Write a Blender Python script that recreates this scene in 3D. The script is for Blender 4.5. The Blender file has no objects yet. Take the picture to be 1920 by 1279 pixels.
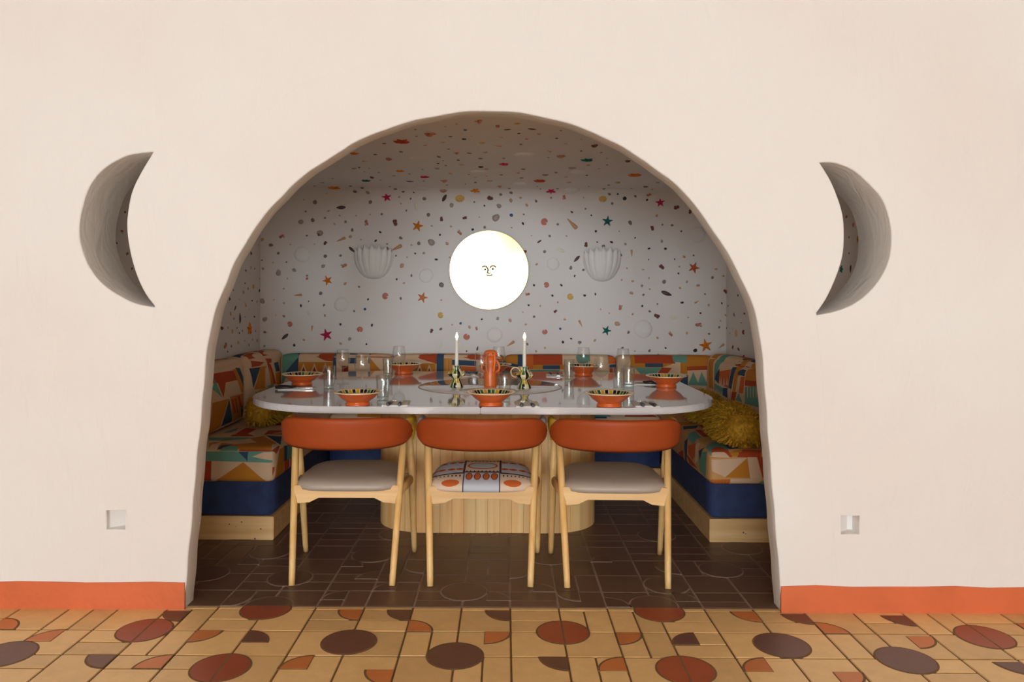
import bpy, bmesh, math, random
from mathutils import Vector, Matrix
random.seed(7)
PI = math.pi
SC = bpy.context.scene
COL = SC.collection

# ------------------------------------------------------------------ camera, world, light, exposure
F = 1412.0            # focal length in pixels of the 1920x1279 frame
EYE = 1.253           # eye height (m)
VPX, VPY = 946.0, 565.0
ROLL = math.radians(0.3)
cam = bpy.data.cameras.new('camera'); camo = bpy.data.objects.new('camera', cam); COL.objects.link(camo)
camo.location = (0, 0, EYE); camo.rotation_euler = (PI/2, -ROLL, 0)
cam.sensor_width = 36; cam.lens = F/1920*36
cam.shift_x = (960-VPX)/1920; cam.shift_y = (VPY-639.5)/1920
cam.clip_start = 0.05
SC.camera = camo
w = bpy.data.worlds.new('world'); SC.world = w; w.use_nodes = True
w.node_tree.nodes['Background'].inputs[0].default_value = (.85, .93, 1.0, 1)
w.node_tree.nodes['Background'].inputs[1].default_value = 1.0
SC.view_settings.view_transform = 'Standard'; SC.view_settings.look = 'None'
SC.view_settings.gamma = 1; SC.view_settings.use_curve_mapping = False
SC.view_settings.exposure = 0.1

YB_ROOM = -12.0
WINS = [(-4.2, -.46, .4, 3.5), (.05, 3.4, .4, 2.35)]      # openings in the wall behind the camera
for i, (x0, x1, z0, z1) in enumerate(WINS):
    L = bpy.data.lights.new('window_back_offscreen', 'AREA'); L.shape = 'RECTANGLE'
    L.size = x1-x0; L.size_y = z1-z0; L.energy = 60*(x1-x0)*(z1-z0); L.color = (.77, .91, 1.02)
    o = bpy.data.objects.new('window_back_offscreen', L); COL.objects.link(o)
    o.location = ((x0+x1)/2, YB_ROOM-.06, (z0+z1)/2); o.rotation_euler = (PI/2, 0, 0)

# ------------------------------------------------------------------ pixel -> place helpers
CT, ST = math.cos(ROLL), math.sin(ROLL)
def ray(px, py):
    dx, dy = px-VPX, py-VPY
    return ((dx*CT+dy*ST)/F, (-dx*ST+dy*CT)/F)       # X/Y and -Z/Y slopes
def at(px, py, Y):
    a, b = ray(px, py); return Vector((a*Y, Y, EYE-b*Y))
def onz(px, py, z):
    a, b = ray(px, py); Y = (EYE-z)/b; return Vector((a*Y, Y, z))
def onx(px, py, X):
    a, b = ray(px, py); Y = X/a; return Vector((X, Y, EYE-b*Y))

# ------------------------------------------------------------------ materials
def lin(c):
    return tuple((v/255/12.92 if v/255 <= .04045 else ((v/255+.055)/1.055)**2.4) for v in c)
def rgba(c): return (*lin(c), 1)
MATS = {}
def newmat(name):
    m = bpy.data.materials.new(name); m.use_nodes = True
    nt = m.node_tree; b = nt.nodes['Principled BSDF']
    MATS[name] = m
    return m, nt, b
def nd(nt, t, **kw):
    n = nt.nodes.new(t)
    for k, v in kw.items(): setattr(n, k, v)
    return n
def plain(name, col, rough=.5, var=.08, nscale=8, bump=0, bscale=60, metal=0, spec=.5, coat=0, stretch=None, detail=3):
    m, nt, b = newmat(name)
    tc = nd(nt, 'ShaderNodeTexCoord'); co = tc.outputs['Object']
    if stretch:
        mp = nd(nt, 'ShaderNodeMapping'); mp.inputs['Scale'].default_value = stretch
        nt.links.new(co, mp.inputs[0]); co = mp.outputs[0]
    c = lin(col)
    if var:
        n = nd(nt, 'ShaderNodeTexNoise'); n.inputs['Scale'].default_value = nscale; n.inputs['Detail'].default_value = detail
        nt.links.new(co, n.inputs['Vector'])
        r = nd(nt, 'ShaderNodeValToRGB')
        r.color_ramp.elements[0].position = .3; r.color_ramp.elements[1].position = .7
        r.color_ramp.elements[0].color = (*[v*(1-var) for v in c], 1)
        r.color_ramp.elements[1].color = (*[min(1, v*(1+var)) for v in c], 1)
        nt.links.new(n.outputs['Fac'], r.inputs[0]); nt.links.new(r.outputs[0], b.inputs['Base Color'])
    else:
        b.inputs['Base Color'].default_value = (*c, 1)
    b.inputs['Roughness'].default_value = rough; b.inputs['Metallic'].default_value = metal
    b.inputs['Specular IOR Level'].default_value = spec; b.inputs['Coat Weight'].default_value = coat
    b.inputs['Coat Roughness'].default_value = .08
    if bump:
        n2 = nd(nt, 'ShaderNodeTexNoise'); n2.inputs['Scale'].default_value = bscale; n2.inputs['Detail'].default_value = 4
        nt.links.new(co, n2.inputs['Vector'])
        bp = nd(nt, 'ShaderNodeBump'); bp.inputs['Strength'].default_value = bump; bp.inputs['Distance'].default_value = .01
        nt.links.new(n2.outputs['Fac'], bp.inputs['Height']); nt.links.new(bp.outputs[0], b.inputs['Normal'])
    return m

def plaster(name, col, col2, rough=.75, bump=.25):
    m, nt, b = newmat(name)
    tc = nd(nt, 'ShaderNodeTexCoord')
    n = nd(nt, 'ShaderNodeTexNoise'); n.inputs['Scale'].default_value = .9; n.inputs['Detail'].default_value = 2
    nt.links.new(tc.outputs['Object'], n.inputs['Vector'])
    r = nd(nt, 'ShaderNodeValToRGB'); r.color_ramp.elements[0].position = .42; r.color_ramp.elements[1].position = .72
    r.color_ramp.elements[0].color = rgba(col); r.color_ramp.elements[1].color = rgba(col2)
    nt.links.new(n.outputs['Fac'], r.inputs[0]); nt.links.new(r.outputs[0], b.inputs['Base Color'])
    b.inputs['Roughness'].default_value = rough; b.inputs['Specular IOR Level'].default_value = .25
    # trowel marks: stretched, distorted noise plus a few soft humps
    mp = nd(nt, 'ShaderNodeMapping'); mp.inputs['Rotation'].default_value = (0, .6, 0); mp.inputs['Scale'].default_value = (9, 9, 4)
    nt.links.new(tc.outputs['Object'], mp.inputs[0])
    n1 = nd(nt, 'ShaderNodeTexNoise'); n1.inputs['Scale'].default_value = 1; n1.inputs['Detail'].default_value = 5; n1.inputs['Distortion'].default_value = 1.6
    nt.links.new(mp.outputs[0], n1.inputs['Vector'])
    n2 = nd(nt, 'ShaderNodeTexNoise'); n2.inputs['Scale'].default_value = 3; n2.inputs['Detail'].default_value = 2
    nt.links.new(tc.outputs['Object'], n2.inputs['Vector'])
    ad = nd(nt, 'ShaderNodeMath', operation='MULTIPLY_ADD'); ad.inputs[1].default_value = .5
    nt.links.new(n1.outputs['Fac'], ad.inputs[0]); nt.links.new(n2.outputs['Fac'], ad.inputs[2])
    bp = nd(nt, 'ShaderNodeBump'); bp.inputs['Strength'].default_value = bump; bp.inputs['Distance'].default_value = .02
    nt.links.new(ad.outputs[0], bp.inputs['Height']); nt.links.new(bp.outputs[0], b.inputs['Normal'])
    return m

def wood(name, c1, c2, axis='z', rough=.45, scale=1.0):
    m, nt, b = newmat(name)
    tc = nd(nt, 'ShaderNodeTexCoord'); mp = nd(nt, 'ShaderNodeMapping')
    s = {'x': (1.2, 28, 28), 'y': (28, 1.2, 28), 'z': (28, 28, 1.2)}[axis]
    mp.inputs['Scale'].default_value = tuple(v*scale for v in s)
    oi = nd(nt, 'ShaderNodeObjectInfo')
    nt.links.new(tc.outputs['Object'], mp.inputs[0])
    ad = nd(nt, 'ShaderNodeVectorMath', operation='ADD')
    sc = nd(nt, 'ShaderNodeMath', operation='MULTIPLY'); sc.inputs[1].default_value = 37
    nt.links.new(oi.outputs['Random'], sc.inputs[0]); nt.links.new(mp.outputs[0], ad.inputs[0]); nt.links.new(sc.outputs[0], ad.inputs[1])
    n = nd(nt, 'ShaderNodeTexNoise'); n.inputs['Scale'].default_value = 1; n.inputs['Detail'].default_value = 4; n.inputs['Distortion'].default_value = .6
    nt.links.new(ad.outputs[0], n.inputs['Vector'])
    r = nd(nt, 'ShaderNodeValToRGB'); r.color_ramp.elements[0].position = .3; r.color_ramp.elements[1].position = .7
    r.color_ramp.elements[0].color = rgba(c1); r.color_ramp.elements[1].color = rgba(c2)
    nt.links.new(n.outputs['Fac'], r.inputs[0])
    hs = nd(nt, 'ShaderNodeHueSaturation')
    mr = nd(nt, 'ShaderNodeMapRange'); mr.inputs['To Min'].default_value = .88; mr.inputs['To Max'].default_value = 1.1
    nt.links.new(oi.outputs['Random'], mr.inputs['Value']); nt.links.new(mr.outputs[0], hs.inputs['Value'])
    nt.links.new(r.outputs[0], hs.inputs['Color']); nt.links.new(hs.outputs[0], b.inputs['Base Color'])
    b.inputs['Roughness'].default_value = rough
    return m

def tilemat(name, col, spread=.18, rough=.5, coat=0):
    m, nt, b = newmat(name)
    oi = nd(nt, 'ShaderNodeObjectInfo'); tc = nd(nt, 'ShaderNodeTexCoord')
    n = nd(nt, 'ShaderNodeTexNoise'); n.inputs['Scale'].default_value = 14; n.inputs['Detail'].default_value = 5; n.inputs['Roughness'].default_value = .65
    ad = nd(nt, 'ShaderNodeVectorMath', operation='ADD')
    nt.links.new(tc.outputs['Object'], ad.inputs[0]); nt.links.new(oi.outputs['Location'], ad.inputs[1]); nt.links.new(ad.outputs[0], n.inputs['Vector'])
    sm = nd(nt, 'ShaderNodeMath', operation='ADD'); nt.links.new(oi.outputs['Random'], sm.inputs[0])
    k = nd(nt, 'ShaderNodeMath', operation='MULTIPLY'); k.inputs[1].default_value = 1.5; nt.links.new(n.outputs['Fac'], k.inputs[0]); nt.links.new(k.outputs[0], sm.inputs[1])
    mr = nd(nt, 'ShaderNodeMapRange'); mr.inputs['From Max'].default_value = 2; mr.inputs['To Min'].default_value = 1-spread; mr.inputs['To Max'].default_value = 1+spread*.6
    nt.links.new(sm.outputs[0], mr.inputs['Value'])
    hs = nd(nt, 'ShaderNodeHueSaturation'); hs.inputs['Color'].default_value = rgba(col); nt.links.new(mr.outputs[0], hs.inputs['Value'])
    nt.links.new(hs.outputs[0], b.inputs['Base Color']); b.inputs['Roughness'].default_value = rough; b.inputs['Coat Weight'].default_value = coat
    bp = nd(nt, 'ShaderNodeBump'); bp.inputs['Strength'].default_value = .15; bp.inputs['Distance'].default_value = .004
    nt.links.new(n.outputs['Fac'], bp.inputs['Height']); nt.links.new(bp.outputs[0], b.inputs['Normal'])
    return m

def glassmat(name, tint=(1, 1, 1), ior=1.45):
    m = bpy.data.materials.new(name); m.use_nodes = True; nt = m.node_tree; nt.nodes.clear(); MATS[name] = m
    out = nd(nt, 'ShaderNodeOutputMaterial'); mix = nd(nt, 'ShaderNodeMixShader')
    tr = nd(nt, 'ShaderNodeBsdfTransparent'); tr.inputs[0].default_value = (*tint, 1)
    gl = nd(nt, 'ShaderNodeBsdfGlossy'); gl.inputs['Roughness'].default_value = .02
    lw = nd(nt, 'ShaderNodeLayerWeight'); lw.inputs['Blend'].default_value = .5
    pw = nd(nt, 'ShaderNodeMath', operation='POWER'); pw.inputs[1].default_value = 2.6; nt.links.new(lw.outputs['Facing'], pw.inputs[0])
    fr = nd(nt, 'ShaderNodeMath', operation='MULTIPLY_ADD'); fr.inputs[1].default_value = .8; fr.inputs[2].default_value = .06; nt.links.new(pw.outputs[0], fr.inputs[0])
    nt.links.new(fr.outputs[0], mix.inputs[0]); nt.links.new(tr.outputs[0], mix.inputs[1]); nt.links.new(gl.outputs[0], mix.inputs[2])
    nt.links.new(mix.outputs[0], out.inputs[0])
    return m

def glaze(name, cols, n, zfreq, rough=.15, twist=0.0):
    """hand-dabbed glaze: random colours in angular cells round the object's own axis"""
    m, nt, b = newmat(name)
    tc = nd(nt, 'ShaderNodeTexCoord'); sp = nd(nt, 'ShaderNodeSeparateXYZ'); nt.links.new(tc.outputs['Object'], sp.inputs[0])
    a = nd(nt, 'ShaderNodeMath', operation='ARCTAN2'); nt.links.new(sp.outputs[1], a.inputs[0]); nt.links.new(sp.outputs[0], a.inputs[1])
    an = nd(nt, 'ShaderNodeMath', operation='MULTIPLY_ADD'); an.inputs[1].default_value = n/(2*PI); an.inputs[2].default_value = n
    nt.links.new(a.outputs[0], an.inputs[0])
    fl = nd(nt, 'ShaderNodeMath', operation='FLOOR'); nt.links.new(an.outputs[0], fl.inputs[0])
    z = nd(nt, 'ShaderNodeMath', operation='MULTIPLY'); z.inputs[1].default_value = zfreq; nt.links.new(sp.outputs[2], z.inputs[0])
    zf = nd(nt, 'ShaderNodeMath', operation='FLOOR'); nt.links.new(z.outputs[0], zf.inputs[0])
    cb = nd(nt, 'ShaderNodeCombineXYZ'); nt.links.new(fl.outputs[0], cb.inputs[0]); nt.links.new(zf.outputs[0], cb.inputs[1])
    wn = nd(nt, 'ShaderNodeTexWhiteNoise'); wn.noise_dimensions = '3D'; nt.links.new(cb.outputs[0], wn.inputs['Vector'])
    r = nd(nt, 'ShaderNodeValToRGB'); r.color_ramp.interpolation = 'CONSTANT'
    els = r.color_ramp.elements
    while len(els) < len(cols): els.new(.5)
    for i, c in enumerate(cols): els[i].position = i/len(cols); els[i].color = rgba(c)
    nt.links.new(wn.outputs['Value'], r.inputs[0])
    # gap of cream between dabs
    fr = nd(nt, 'ShaderNodeMath', operation='FRACT'); nt.links.new(an.outputs[0], fr.inputs[0])
    gt = nd(nt, 'ShaderNodeMath', operation='GREATER_THAN'); gt.inputs[1].default_value = .78; nt.links.new(fr.outputs[0], gt.inputs[0])
    mx = nd(nt, 'ShaderNodeMix', data_type='RGBA'); mx.inputs[7].default_value = rgba((240, 222, 180))
    nt.links.new(gt.outputs[0], mx.inputs[0]); nt.links.new(r.outputs[0], mx.inputs[6])
    nt.links.new(mx.outputs[2], b.inputs['Base Color']); b.inputs['Roughness'].default_value = rough
    return m

CREAM, RED, MUST, NAVY, TEAL = (228, 190, 155), (186, 76, 40), (204, 130, 45), (62, 82, 104), (112, 158, 138)
RUST, ORNG = (150, 48, 24), (214, 104, 48)
def hull(P):
    P = sorted(set((round(x, 5), round(y, 5)) for x, y in P))
    def half(P):
        h = []
        for p in P:
            while len(h) > 1 and (h[-1][0]-h[-2][0])*(p[1]-h[-2][1])-(h[-1][1]-h[-2][1])*(p[0]-h[-2][0]) <= 0: h.pop()
            h.append(p)
        return h
    a = half(P); b = half(P[::-1])
    return a[:-1]+b[:-1]
def print_cloth(name, base, polys, rough=.85, weave=900, bump=.2, stripes=True):
    """printed cloth: flat colour fields (convex outlines in the cloth's own UV metres) over a base colour"""
    m, nt, b = newmat(name)
    uv = nd(nt, 'ShaderNodeUVMap'); v1 = nd(nt, 'ShaderNodeVectorMath', operation='ADD'); v1.inputs[1].default_value = (0, 0, 1)
    nt.links.new(uv.outputs[0], v1.inputs[0])
    cur = None
    for col, P in polys:
        if col[0] == 'ell':
            (cx, cy, rx, ry) = P
            s = nd(nt, 'ShaderNodeVectorMath', operation='MULTIPLY_ADD'); s.inputs[1].default_value = (1/rx, 1/ry, 0); s.inputs[2].default_value = (-cx/rx, -cy/ry, 0)
            nt.links.new(v1.outputs[0], s.inputs[0])
            ln = nd(nt, 'ShaderNodeVectorMath', operation='LENGTH'); nt.links.new(s.outputs[0], ln.inputs[0])
            g = nd(nt, 'ShaderNodeMath', operation='LESS_THAN'); g.inputs[1].default_value = 1; nt.links.new(ln.outputs['Value'], g.inputs[0])
            col = col[1]
        else:
            H = hull(P)
            if len(H) < 3: continue
            last = None
            for i in range(len(H)):
                (x0, y0), (x1, y1) = H[i], H[(i+1) % len(H)]
                a, c = -(y1-y0), (x1-x0); l = math.hypot(a, c) or 1
                d = nd(nt, 'ShaderNodeVectorMath', operation='DOT_PRODUCT')
                d.inputs[1].default_value = (a/l, c/l, -(a*x0+c*y0)/l)
                nt.links.new(v1.outputs[0], d.inputs[0])
                if last is None: last = d.outputs['Value']
                else:
                    mn = nd(nt, 'ShaderNodeMath', operation='MINIMUM'); nt.links.new(last, mn.inputs[0]); nt.links.new(d.outputs['Value'], mn.inputs[1]); last = mn.outputs[0]
            g = nd(nt, 'ShaderNodeMath', operation='GREATER_THAN'); g.inputs[1].default_value = 0; nt.links.new(last, g.inputs[0])
        mx = nd(nt, 'ShaderNodeMix', data_type='RGBA')
        if cur is None: mx.inputs[6].default_value = rgba(base)
        else: nt.links.new(cur, mx.inputs[6])
        mx.inputs[7].default_value = rgba(col); nt.links.new(g.outputs[0], mx.inputs[0]); cur = mx.outputs[2]
    if cur is not None: nt.links.new(cur, b.inputs['Base Color'])
    else: b.inputs['Base Color'].default_value = rgba(base)
    b.inputs['Roughness'].default_value = rough; b.inputs['Specular IOR Level'].default_value = .2
    n = nd(nt, 'ShaderNodeTexNoise'); n.inputs['Scale'].default_value = weave; nt.links.new(uv.outputs[0], n.inputs['Vector'])
    n3 = nd(nt, 'ShaderNodeTexNoise'); n3.inputs['Scale'].default_value = 7; nt.links.new(uv.outputs[0], n3.inputs['Vector'])
    ad = nd(nt, 'ShaderNodeMath', operation='MULTIPLY_ADD'); ad.inputs[1].default_value = 6
    nt.links.new(n3.outputs['Fac'], ad.inputs[0]); nt.links.new(n.outputs['Fac'], ad.inputs[2])
    bp = nd(nt, 'ShaderNodeBump'); bp.inputs['Strength'].default_value = bump; bp.inputs['Distance'].default_value = .004
    nt.links.new(ad.outputs[0], bp.inputs['Height']); nt.links.new(bp.outputs[0], b.inputs['Normal'])
    return m

M = MATS
plaster('plaster', (238, 231, 225), (236, 223, 214), bump=.55)
plaster('alcove_plaster', (234, 226, 220), (232, 219, 212), bump=.18)
plain('orange_paint', (218, 106, 58), .6, .07, 5, .2, 40)
plain('grout_light', (120, 86, 52), .9, .2, 20)
plain('grout_dark', (152, 126, 110), .9, .2, 9)
tilemat('tile_cream', (231, 187, 126), .3, .42)
tilemat('tile_red', (162, 78, 46), .3, .42)
tilemat('tile_orange', (206, 120, 62), .2, .42)
tilemat('tile_brown', (112, 72, 56), .25, .42)
tilemat('tile_dark', (104, 74, 58), .35, .42)
wood('pine', (226, 172, 100), (244, 202, 136), 'z')
wood('pine_x', (226, 174, 112), (244, 202, 142), 'x')
wood('pine_y', (200, 142, 84), (226, 176, 112), 'y')
wood('veneer', (242, 178, 106), (252, 208, 142), 'z', .5, .8)
plain('leather', (164, 70, 27), .5, .06, 6, .08, 300, spec=.25)
plain('vinyl', (176, 158, 143), .42, .04, 5, .05, 250)
plain('arm_yellow', (228, 178, 34), .4, .05)
plain('arm_blue', (176, 186, 206), .4, .05)
plain('velvet', (44, 58, 98), .8, .22, 14, .2, 120)
plain('table_stone', (222, 212, 208), .035, .02, 3, coat=.8)
plain('ring_line', (176, 140, 124), .4, .05)
plain('terracotta', (220, 98, 34), .3, .06, 10, coat=.3)
plain('cream_glaze', (240, 206, 160), .2, .05, 12, coat=.4)
glaze('bowl_glaze', [(28, 28, 34), (30, 92, 60), (226, 170, 40), (40, 30, 26), (70, 120, 60), (222, 150, 60)], 30, 0)
glaze('holder_glaze', [(32, 26, 26), (196, 160, 40), (60, 100, 50), (238, 218, 170), (30, 28, 30), (66, 110, 54)], 11, 40)
plain('candle_wax', (244, 236, 222), .5, .02)
plain('orange_clay', (238, 116, 50), .35, .07, 15, coat=.2)
plain('dark_line', (70, 58, 26), .6, 0)
plain('eye_dot', (150, 62, 30), .6, 0)
plain('brass', (242, 204, 128), .13, .06, 3, metal=1)
plain('steel', (200, 196, 190), .22, .03, metal=1)
plain('black_handle', (38, 30, 28), .35, .1)
plain('linen', (244, 236, 226), .8, .03, 30, .1, 400)
plain('shag', (186, 134, 16), .8, .35, 60)
plain('shell_plaster', (242, 236, 230), .6, .03)
plain('window_paint', (226, 216, 200), .5, .05)
glassmat('thin_glass', (.97, .98, .97)); glassmat('green_glass', (.90, .965, .945), 1.5)
m, nt, b = newmat('flame'); b.inputs['Base Color'].default_value = (1, .8, .4, 1)
b.inputs['Emission Color'].default_value = (1, .82, .55, 1); b.inputs['Emission Strength'].default_value = 25
for nm, c, r in [('star_orange', (226, 128, 18), .7), ('star_magenta', (200, 30, 84), .7), ('star_teal', (18, 106, 96), .7), ('star_coral', (206, 100, 66), .7), ('star_red', (186, 66, 34), .7), ('star_tan', (220, 140, 78), .7),
                 ('pebble_black', (40, 32, 34), .4), ('pebble_grey', (134, 118, 110), .5), ('pebble_tan', (200, 160, 128), .5), ('bead_blue', (52, 78, 118), .3),
                 ('snail_brown', (122, 66, 58), .35), ('snail_pink', (196, 122, 100), .35), ('auger_tan', (206, 152, 104), .4), ('mussel_dark', (84, 58, 62), .35), ('oyster_grey', (168, 150, 138), .4),
                 ('scallop_pink', (204, 122, 104), .5), ('scallop_yellow', (222, 176, 92), .5), ('pearl_white', (240, 228, 206), .2), ('pale_shell', (234, 225, 218), .55), ('pale_oval', (216, 192, 168), .5)]:
    plain(nm, c, r, .22, 60, .15, 150)

# ------------------------------------------------------------------ mesh helpers
def mesh(name, V, Fs, smooth=False):
    me = bpy.data.meshes.new(name); me.from_pydata([tuple(v) for v in V], [], Fs); me.update()
    if smooth:
        for p in me.polygons: p.use_smooth = True
    return me
def link(name, me, mat, parent=None, loc=None):
    o = bpy.data.objects.new(name, me); COL.objects.link(o)
    if mat is not None and me is not None and not me.materials: me.materials.append(M[mat] if isinstance(mat, str) else mat)
    if loc is not None: o.location = loc
    if parent is not None: o.parent = parent
    return o
def tag(o, label, cat, group=None):
    o['label'] = label; o['category'] = cat
    if group: o['group'] = group
    return o
def struct(o, label=None):
    o['kind'] = 'structure'
    if label: o['label'] = label
    return o
def thing(name, label, cat, loc=(0, 0, 0), rz=0, group=None):
    o = bpy.data.objects.new(name, None); COL.objects.link(o); o.location = loc; o.rotation_euler = (0, 0, rz); o.empty_display_size = .1
    return tag(o, label, cat, group)
def box(x0, x1, y0, y1, z0, z1, bev=0, name='box'):
    bm = bmesh.new(); bmesh.ops.create_cube(bm, size=1)
    for v in bm.verts: v.co = Vector(((x0+x1)/2+v.co.x*(x1-x0), (y0+y1)/2+v.co.y*(y1-y0), (z0+z1)/2+v.co.z*(z1-z0)))
    if bev: bmesh.ops.bevel(bm, geom=list(bm.edges), offset=bev, segments=2, affect='EDGES')
    me = bpy.data.meshes.new(name); bm.to_mesh(me); bm.free(); return me
def lathe(prof, n=24, name='lathe', smooth=True, close=False):
    V, Fs = [], []
    k = len(prof)
    for i in range(n):
        a = 2*PI*i/n
        for r, z in prof: V.append((r*math.cos(a), r*math.sin(a), z))
    for i in range(n):
        j = (i+1) % n
        for q in range(k-1): Fs.append((i*k+q, j*k+q, j*k+q+1, i*k+q+1))
        if close: Fs.append((i*k+k-1, j*k+k-1, j*k, i*k))
    me = mesh(name, V, Fs, smooth); bm = bmesh.new(); bm.from_mesh(me); bmesh.ops.remove_doubles(bm, verts=bm.verts, dist=1e-6); bmesh.ops.recalc_face_normals(bm, faces=bm.faces); bm.to_mesh(me); bm.free()
    return me
def tube(P, R, n=10, name='tube', flat=(1, 1), cap=True):
    P = [Vector(p) for p in P]; V, Fs = [], []
    if not isinstance(R, (list, tuple)): R = [R]*len(P)
    up = Vector((0, 0, 1))
    for i, p in enumerate(P):
        d = (P[min(i+1, len(P)-1)]-P[max(i-1, 0)]).normalized()
        s = d.cross(up if abs(d.z) < .95 else Vector((0, 1, 0))).normalized(); t = s.cross(d)
        for k in range(n):
            a = 2*PI*k/n; V.append(p+s*math.cos(a)*R[i]*flat[0]+t*math.sin(a)*R[i]*flat[1])
    for i in range(len(P)-1):
        for k in range(n): Fs.append((i*n+k, i*n+(k+1) % n, (i+1)*n+(k+1) % n, (i+1)*n+k))
    if cap: Fs += [tuple(range(n))[::-1], tuple(range((len(P)-1)*n, len(P)*n))]
    me = mesh(name, V, Fs); 
    for p in me.polygons: p.use_smooth = len(p.vertices) == 4
    return me
def prism(P2, z0, z1, name='prism', bev=0, seg=2):
    bm = bmesh.new(); vs = [bm.verts.new((x, y, z0)) for x, y in P2]; f = bm.faces.new(vs)
    r = bmesh.ops.extrude_face_region(bm, geom=[f])
    for v in r['geom']:
        if isinstance(v, bmesh.types.BMVert): v.co.z = z1
    bmesh.ops.recalc_face_normals(bm, faces=bm.faces)
    if bev:
        ed = [e for e in bm.edges if abs(e.verts[0].co.z-e.verts[1].co.z) < 1e-6]
        bmesh.ops.bevel(bm, geom=ed, offset=bev, segments=seg, affect='EDGES')
    me = bpy.data.meshes.new(name); bm.to_mesh(me); bm.free(); return me
def rrect(x0, x1, y0, y1, r, n=12):
    P = []
    for cx, cy, a0 in ((x1-r, y1-r, 0), (x0+r, y1-r, 90), (x0+r, y0+r, 180), (x1-r, y0+r, 270)):
        for i in range(n+1):
            a = math.radians(a0+90*i/n); P.append((cx+r*math.cos(a), cy+r*math.sin(a)))
    return P
def join(meshes, name):
    bm = bmesh.new()
    for me in meshes: bm.from_mesh(me)
    out = bpy.data.meshes.new(name); bm.to_mesh(out); bm.free(); return out
def catmull(P, n=6, closed=False):
    out = []; k = len(P)
    for i in range(k if closed else k-1):
        p0, p1, p2, p3 = (P[(i-1) % k], P[i], P[(i+1) % k], P[(i+2) % k]) if closed else (P[max(i-1, 0)], P[i], P[i+1], P[min(i+2, k-1)])
        for j in range(n):
            t = j/n
            out.append(tuple(.5*((2*b)+(c-a)*t+(2*a-5*b+4*c-d)*t*t+(3*b-a-3*c+d)*t**3) for a, b, c, d in zip(p0, p1, p2, p3)))
    if not closed: out.append(tuple(P[-1]))
    return out
def slab(outline, holes, Yf, thick, bev=.006):
    """upright wall slab in the XZ plane from Yf to Yf+thick with holes, edges slightly rounded"""
    cu = bpy.data.curves.new('slab', 'CURVE'); cu.dimensions = '2D'; cu.fill_mode = 'BOTH'
    cu.extrude = thick/2-bev; cu.bevel_depth = bev; cu.offset = -bev; cu.bevel_resolution = 2
    for P in [outline]+holes:
        s = cu.splines.new('POLY'); s.points.add(len(P)-1); s.use_cyclic_u = True
        for i, (x, z) in enumerate(P): s.points[i].co = (x, z, 0, 1)
    o = bpy.data.objects.new('slab', cu); COL.objects.link(o)
    dg = bpy.context.evaluated_depsgraph_get(); me = bpy.data.meshes.new_from_object(o.evaluated_get(dg))
    bpy.data.objects.remove(o); bpy.data.curves.remove(cu)
    for v in me.vertices: x, y, z = v.co; v.co = (x, Yf+thick/2-z, y)
    return me

# ------------------------------------------------------------------ room dimensions
YW, TW = 3.05, .10                       # face of the arch wall, thickness of its lip
YBACK, ZCEIL, XL, XR = 5.65, 2.085, -1.833, 1.665   # alcove
COVE = .12
ZT = .768                                # table top

# ------------------------------------------------------------------ setting: walls
arch_in = [(363, 1150), (363, 1128), (366, 1095), (374, 1014), (379, 950), (386, 867), (391, 815), (399, 745), (403, 688), (407.6, 635), (413, 618), (420, 591), (433, 551), (449, 508.7), (474, 462.7), (502, 423), (531, 384), (564, 352.7), (603.6, 321.5), (649.6, 292.6), (689, 270.6), (735, 251.5), (781, 237.5), (852, 224), (910, 219.4), (962.5, 222.5), (1033, 234), (1087.5, 252), (1139.6, 274), (1181, 299), (1233, 334), (1275, 373), (1296, 397), (1335.6, 453), (1368.4, 512), (1394.7, 568), (1405, 606), (1414, 670), (1423, 775), (1428.6, 880), (1439.6, 994), (1448, 1103.7), (1449.5, 1155)]
A = [at(x, y, YW+TW) for x, y in arch_in]
A = [(v.x, v.z) for v in A]
for lam in (.5, -.53)*5: A = [A[0], A[1]]+[tuple(A[i][k]+lam*((A[i-1][k]+A[i+1][k])/2-A[i][k]) for k in (0, 1)) for i in range(2, len(A)-2)]+[A[-2], A[-1]]
arch = catmull(A, 6)
arch = [(arch[0][0], -.03)]+[p for p in arch if p[1] > .0]+[(arch[-1][0], -.03)]
arch = [(x+.0015*math.sin(31*z+7*x)+.001*math.sin(67*x+11*z), z+.0015*math.sin(29*x)) for x, z in arch]
cl_out = [(287, 285), (261, 287.5), (231.6, 294.5), (194, 317), (168, 350), (153, 395.5), (148.5, 433), (153, 464.6), (168, 502), (194, 534), (232, 559), (261, 571), (291, 576)]
cl_in = [(271.5, 549.7), (255.5, 515), (243.6, 472.6), (237.7, 430), (239.6, 395.5), (247.5, 358), (263.5, 324)]
cr_out = [(1537, 304.5), (1567, 306), (1600.6, 320), (1631.6, 347), (1655, 375.5), (1667.7, 411.6), (1671.6, 445), (1667.7, 484), (1652, 520), (1626.5, 551), (1598, 571.6), (1564.5, 584.5), (1528, 591.5)]
cr_in = [(1549, 561), (1568, 520), (1580, 481), (1583, 445), (1581, 406.5), (1572, 373), (1556.8, 336.8)]
def crescent(o, i):
    o = [tuple(at(x, y, YW).xz) for x, y in o]; i = [tuple(at(x, y, YW).xz) for x, y in i]
    a = catmull(o, 5); b = catmull([o[-1]]+i+[o[0]], 5)
    return a+b[1:-1]
CRL, CRR = crescent(cl_out, cl_in), crescent(cr_out, cr_in)
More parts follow.
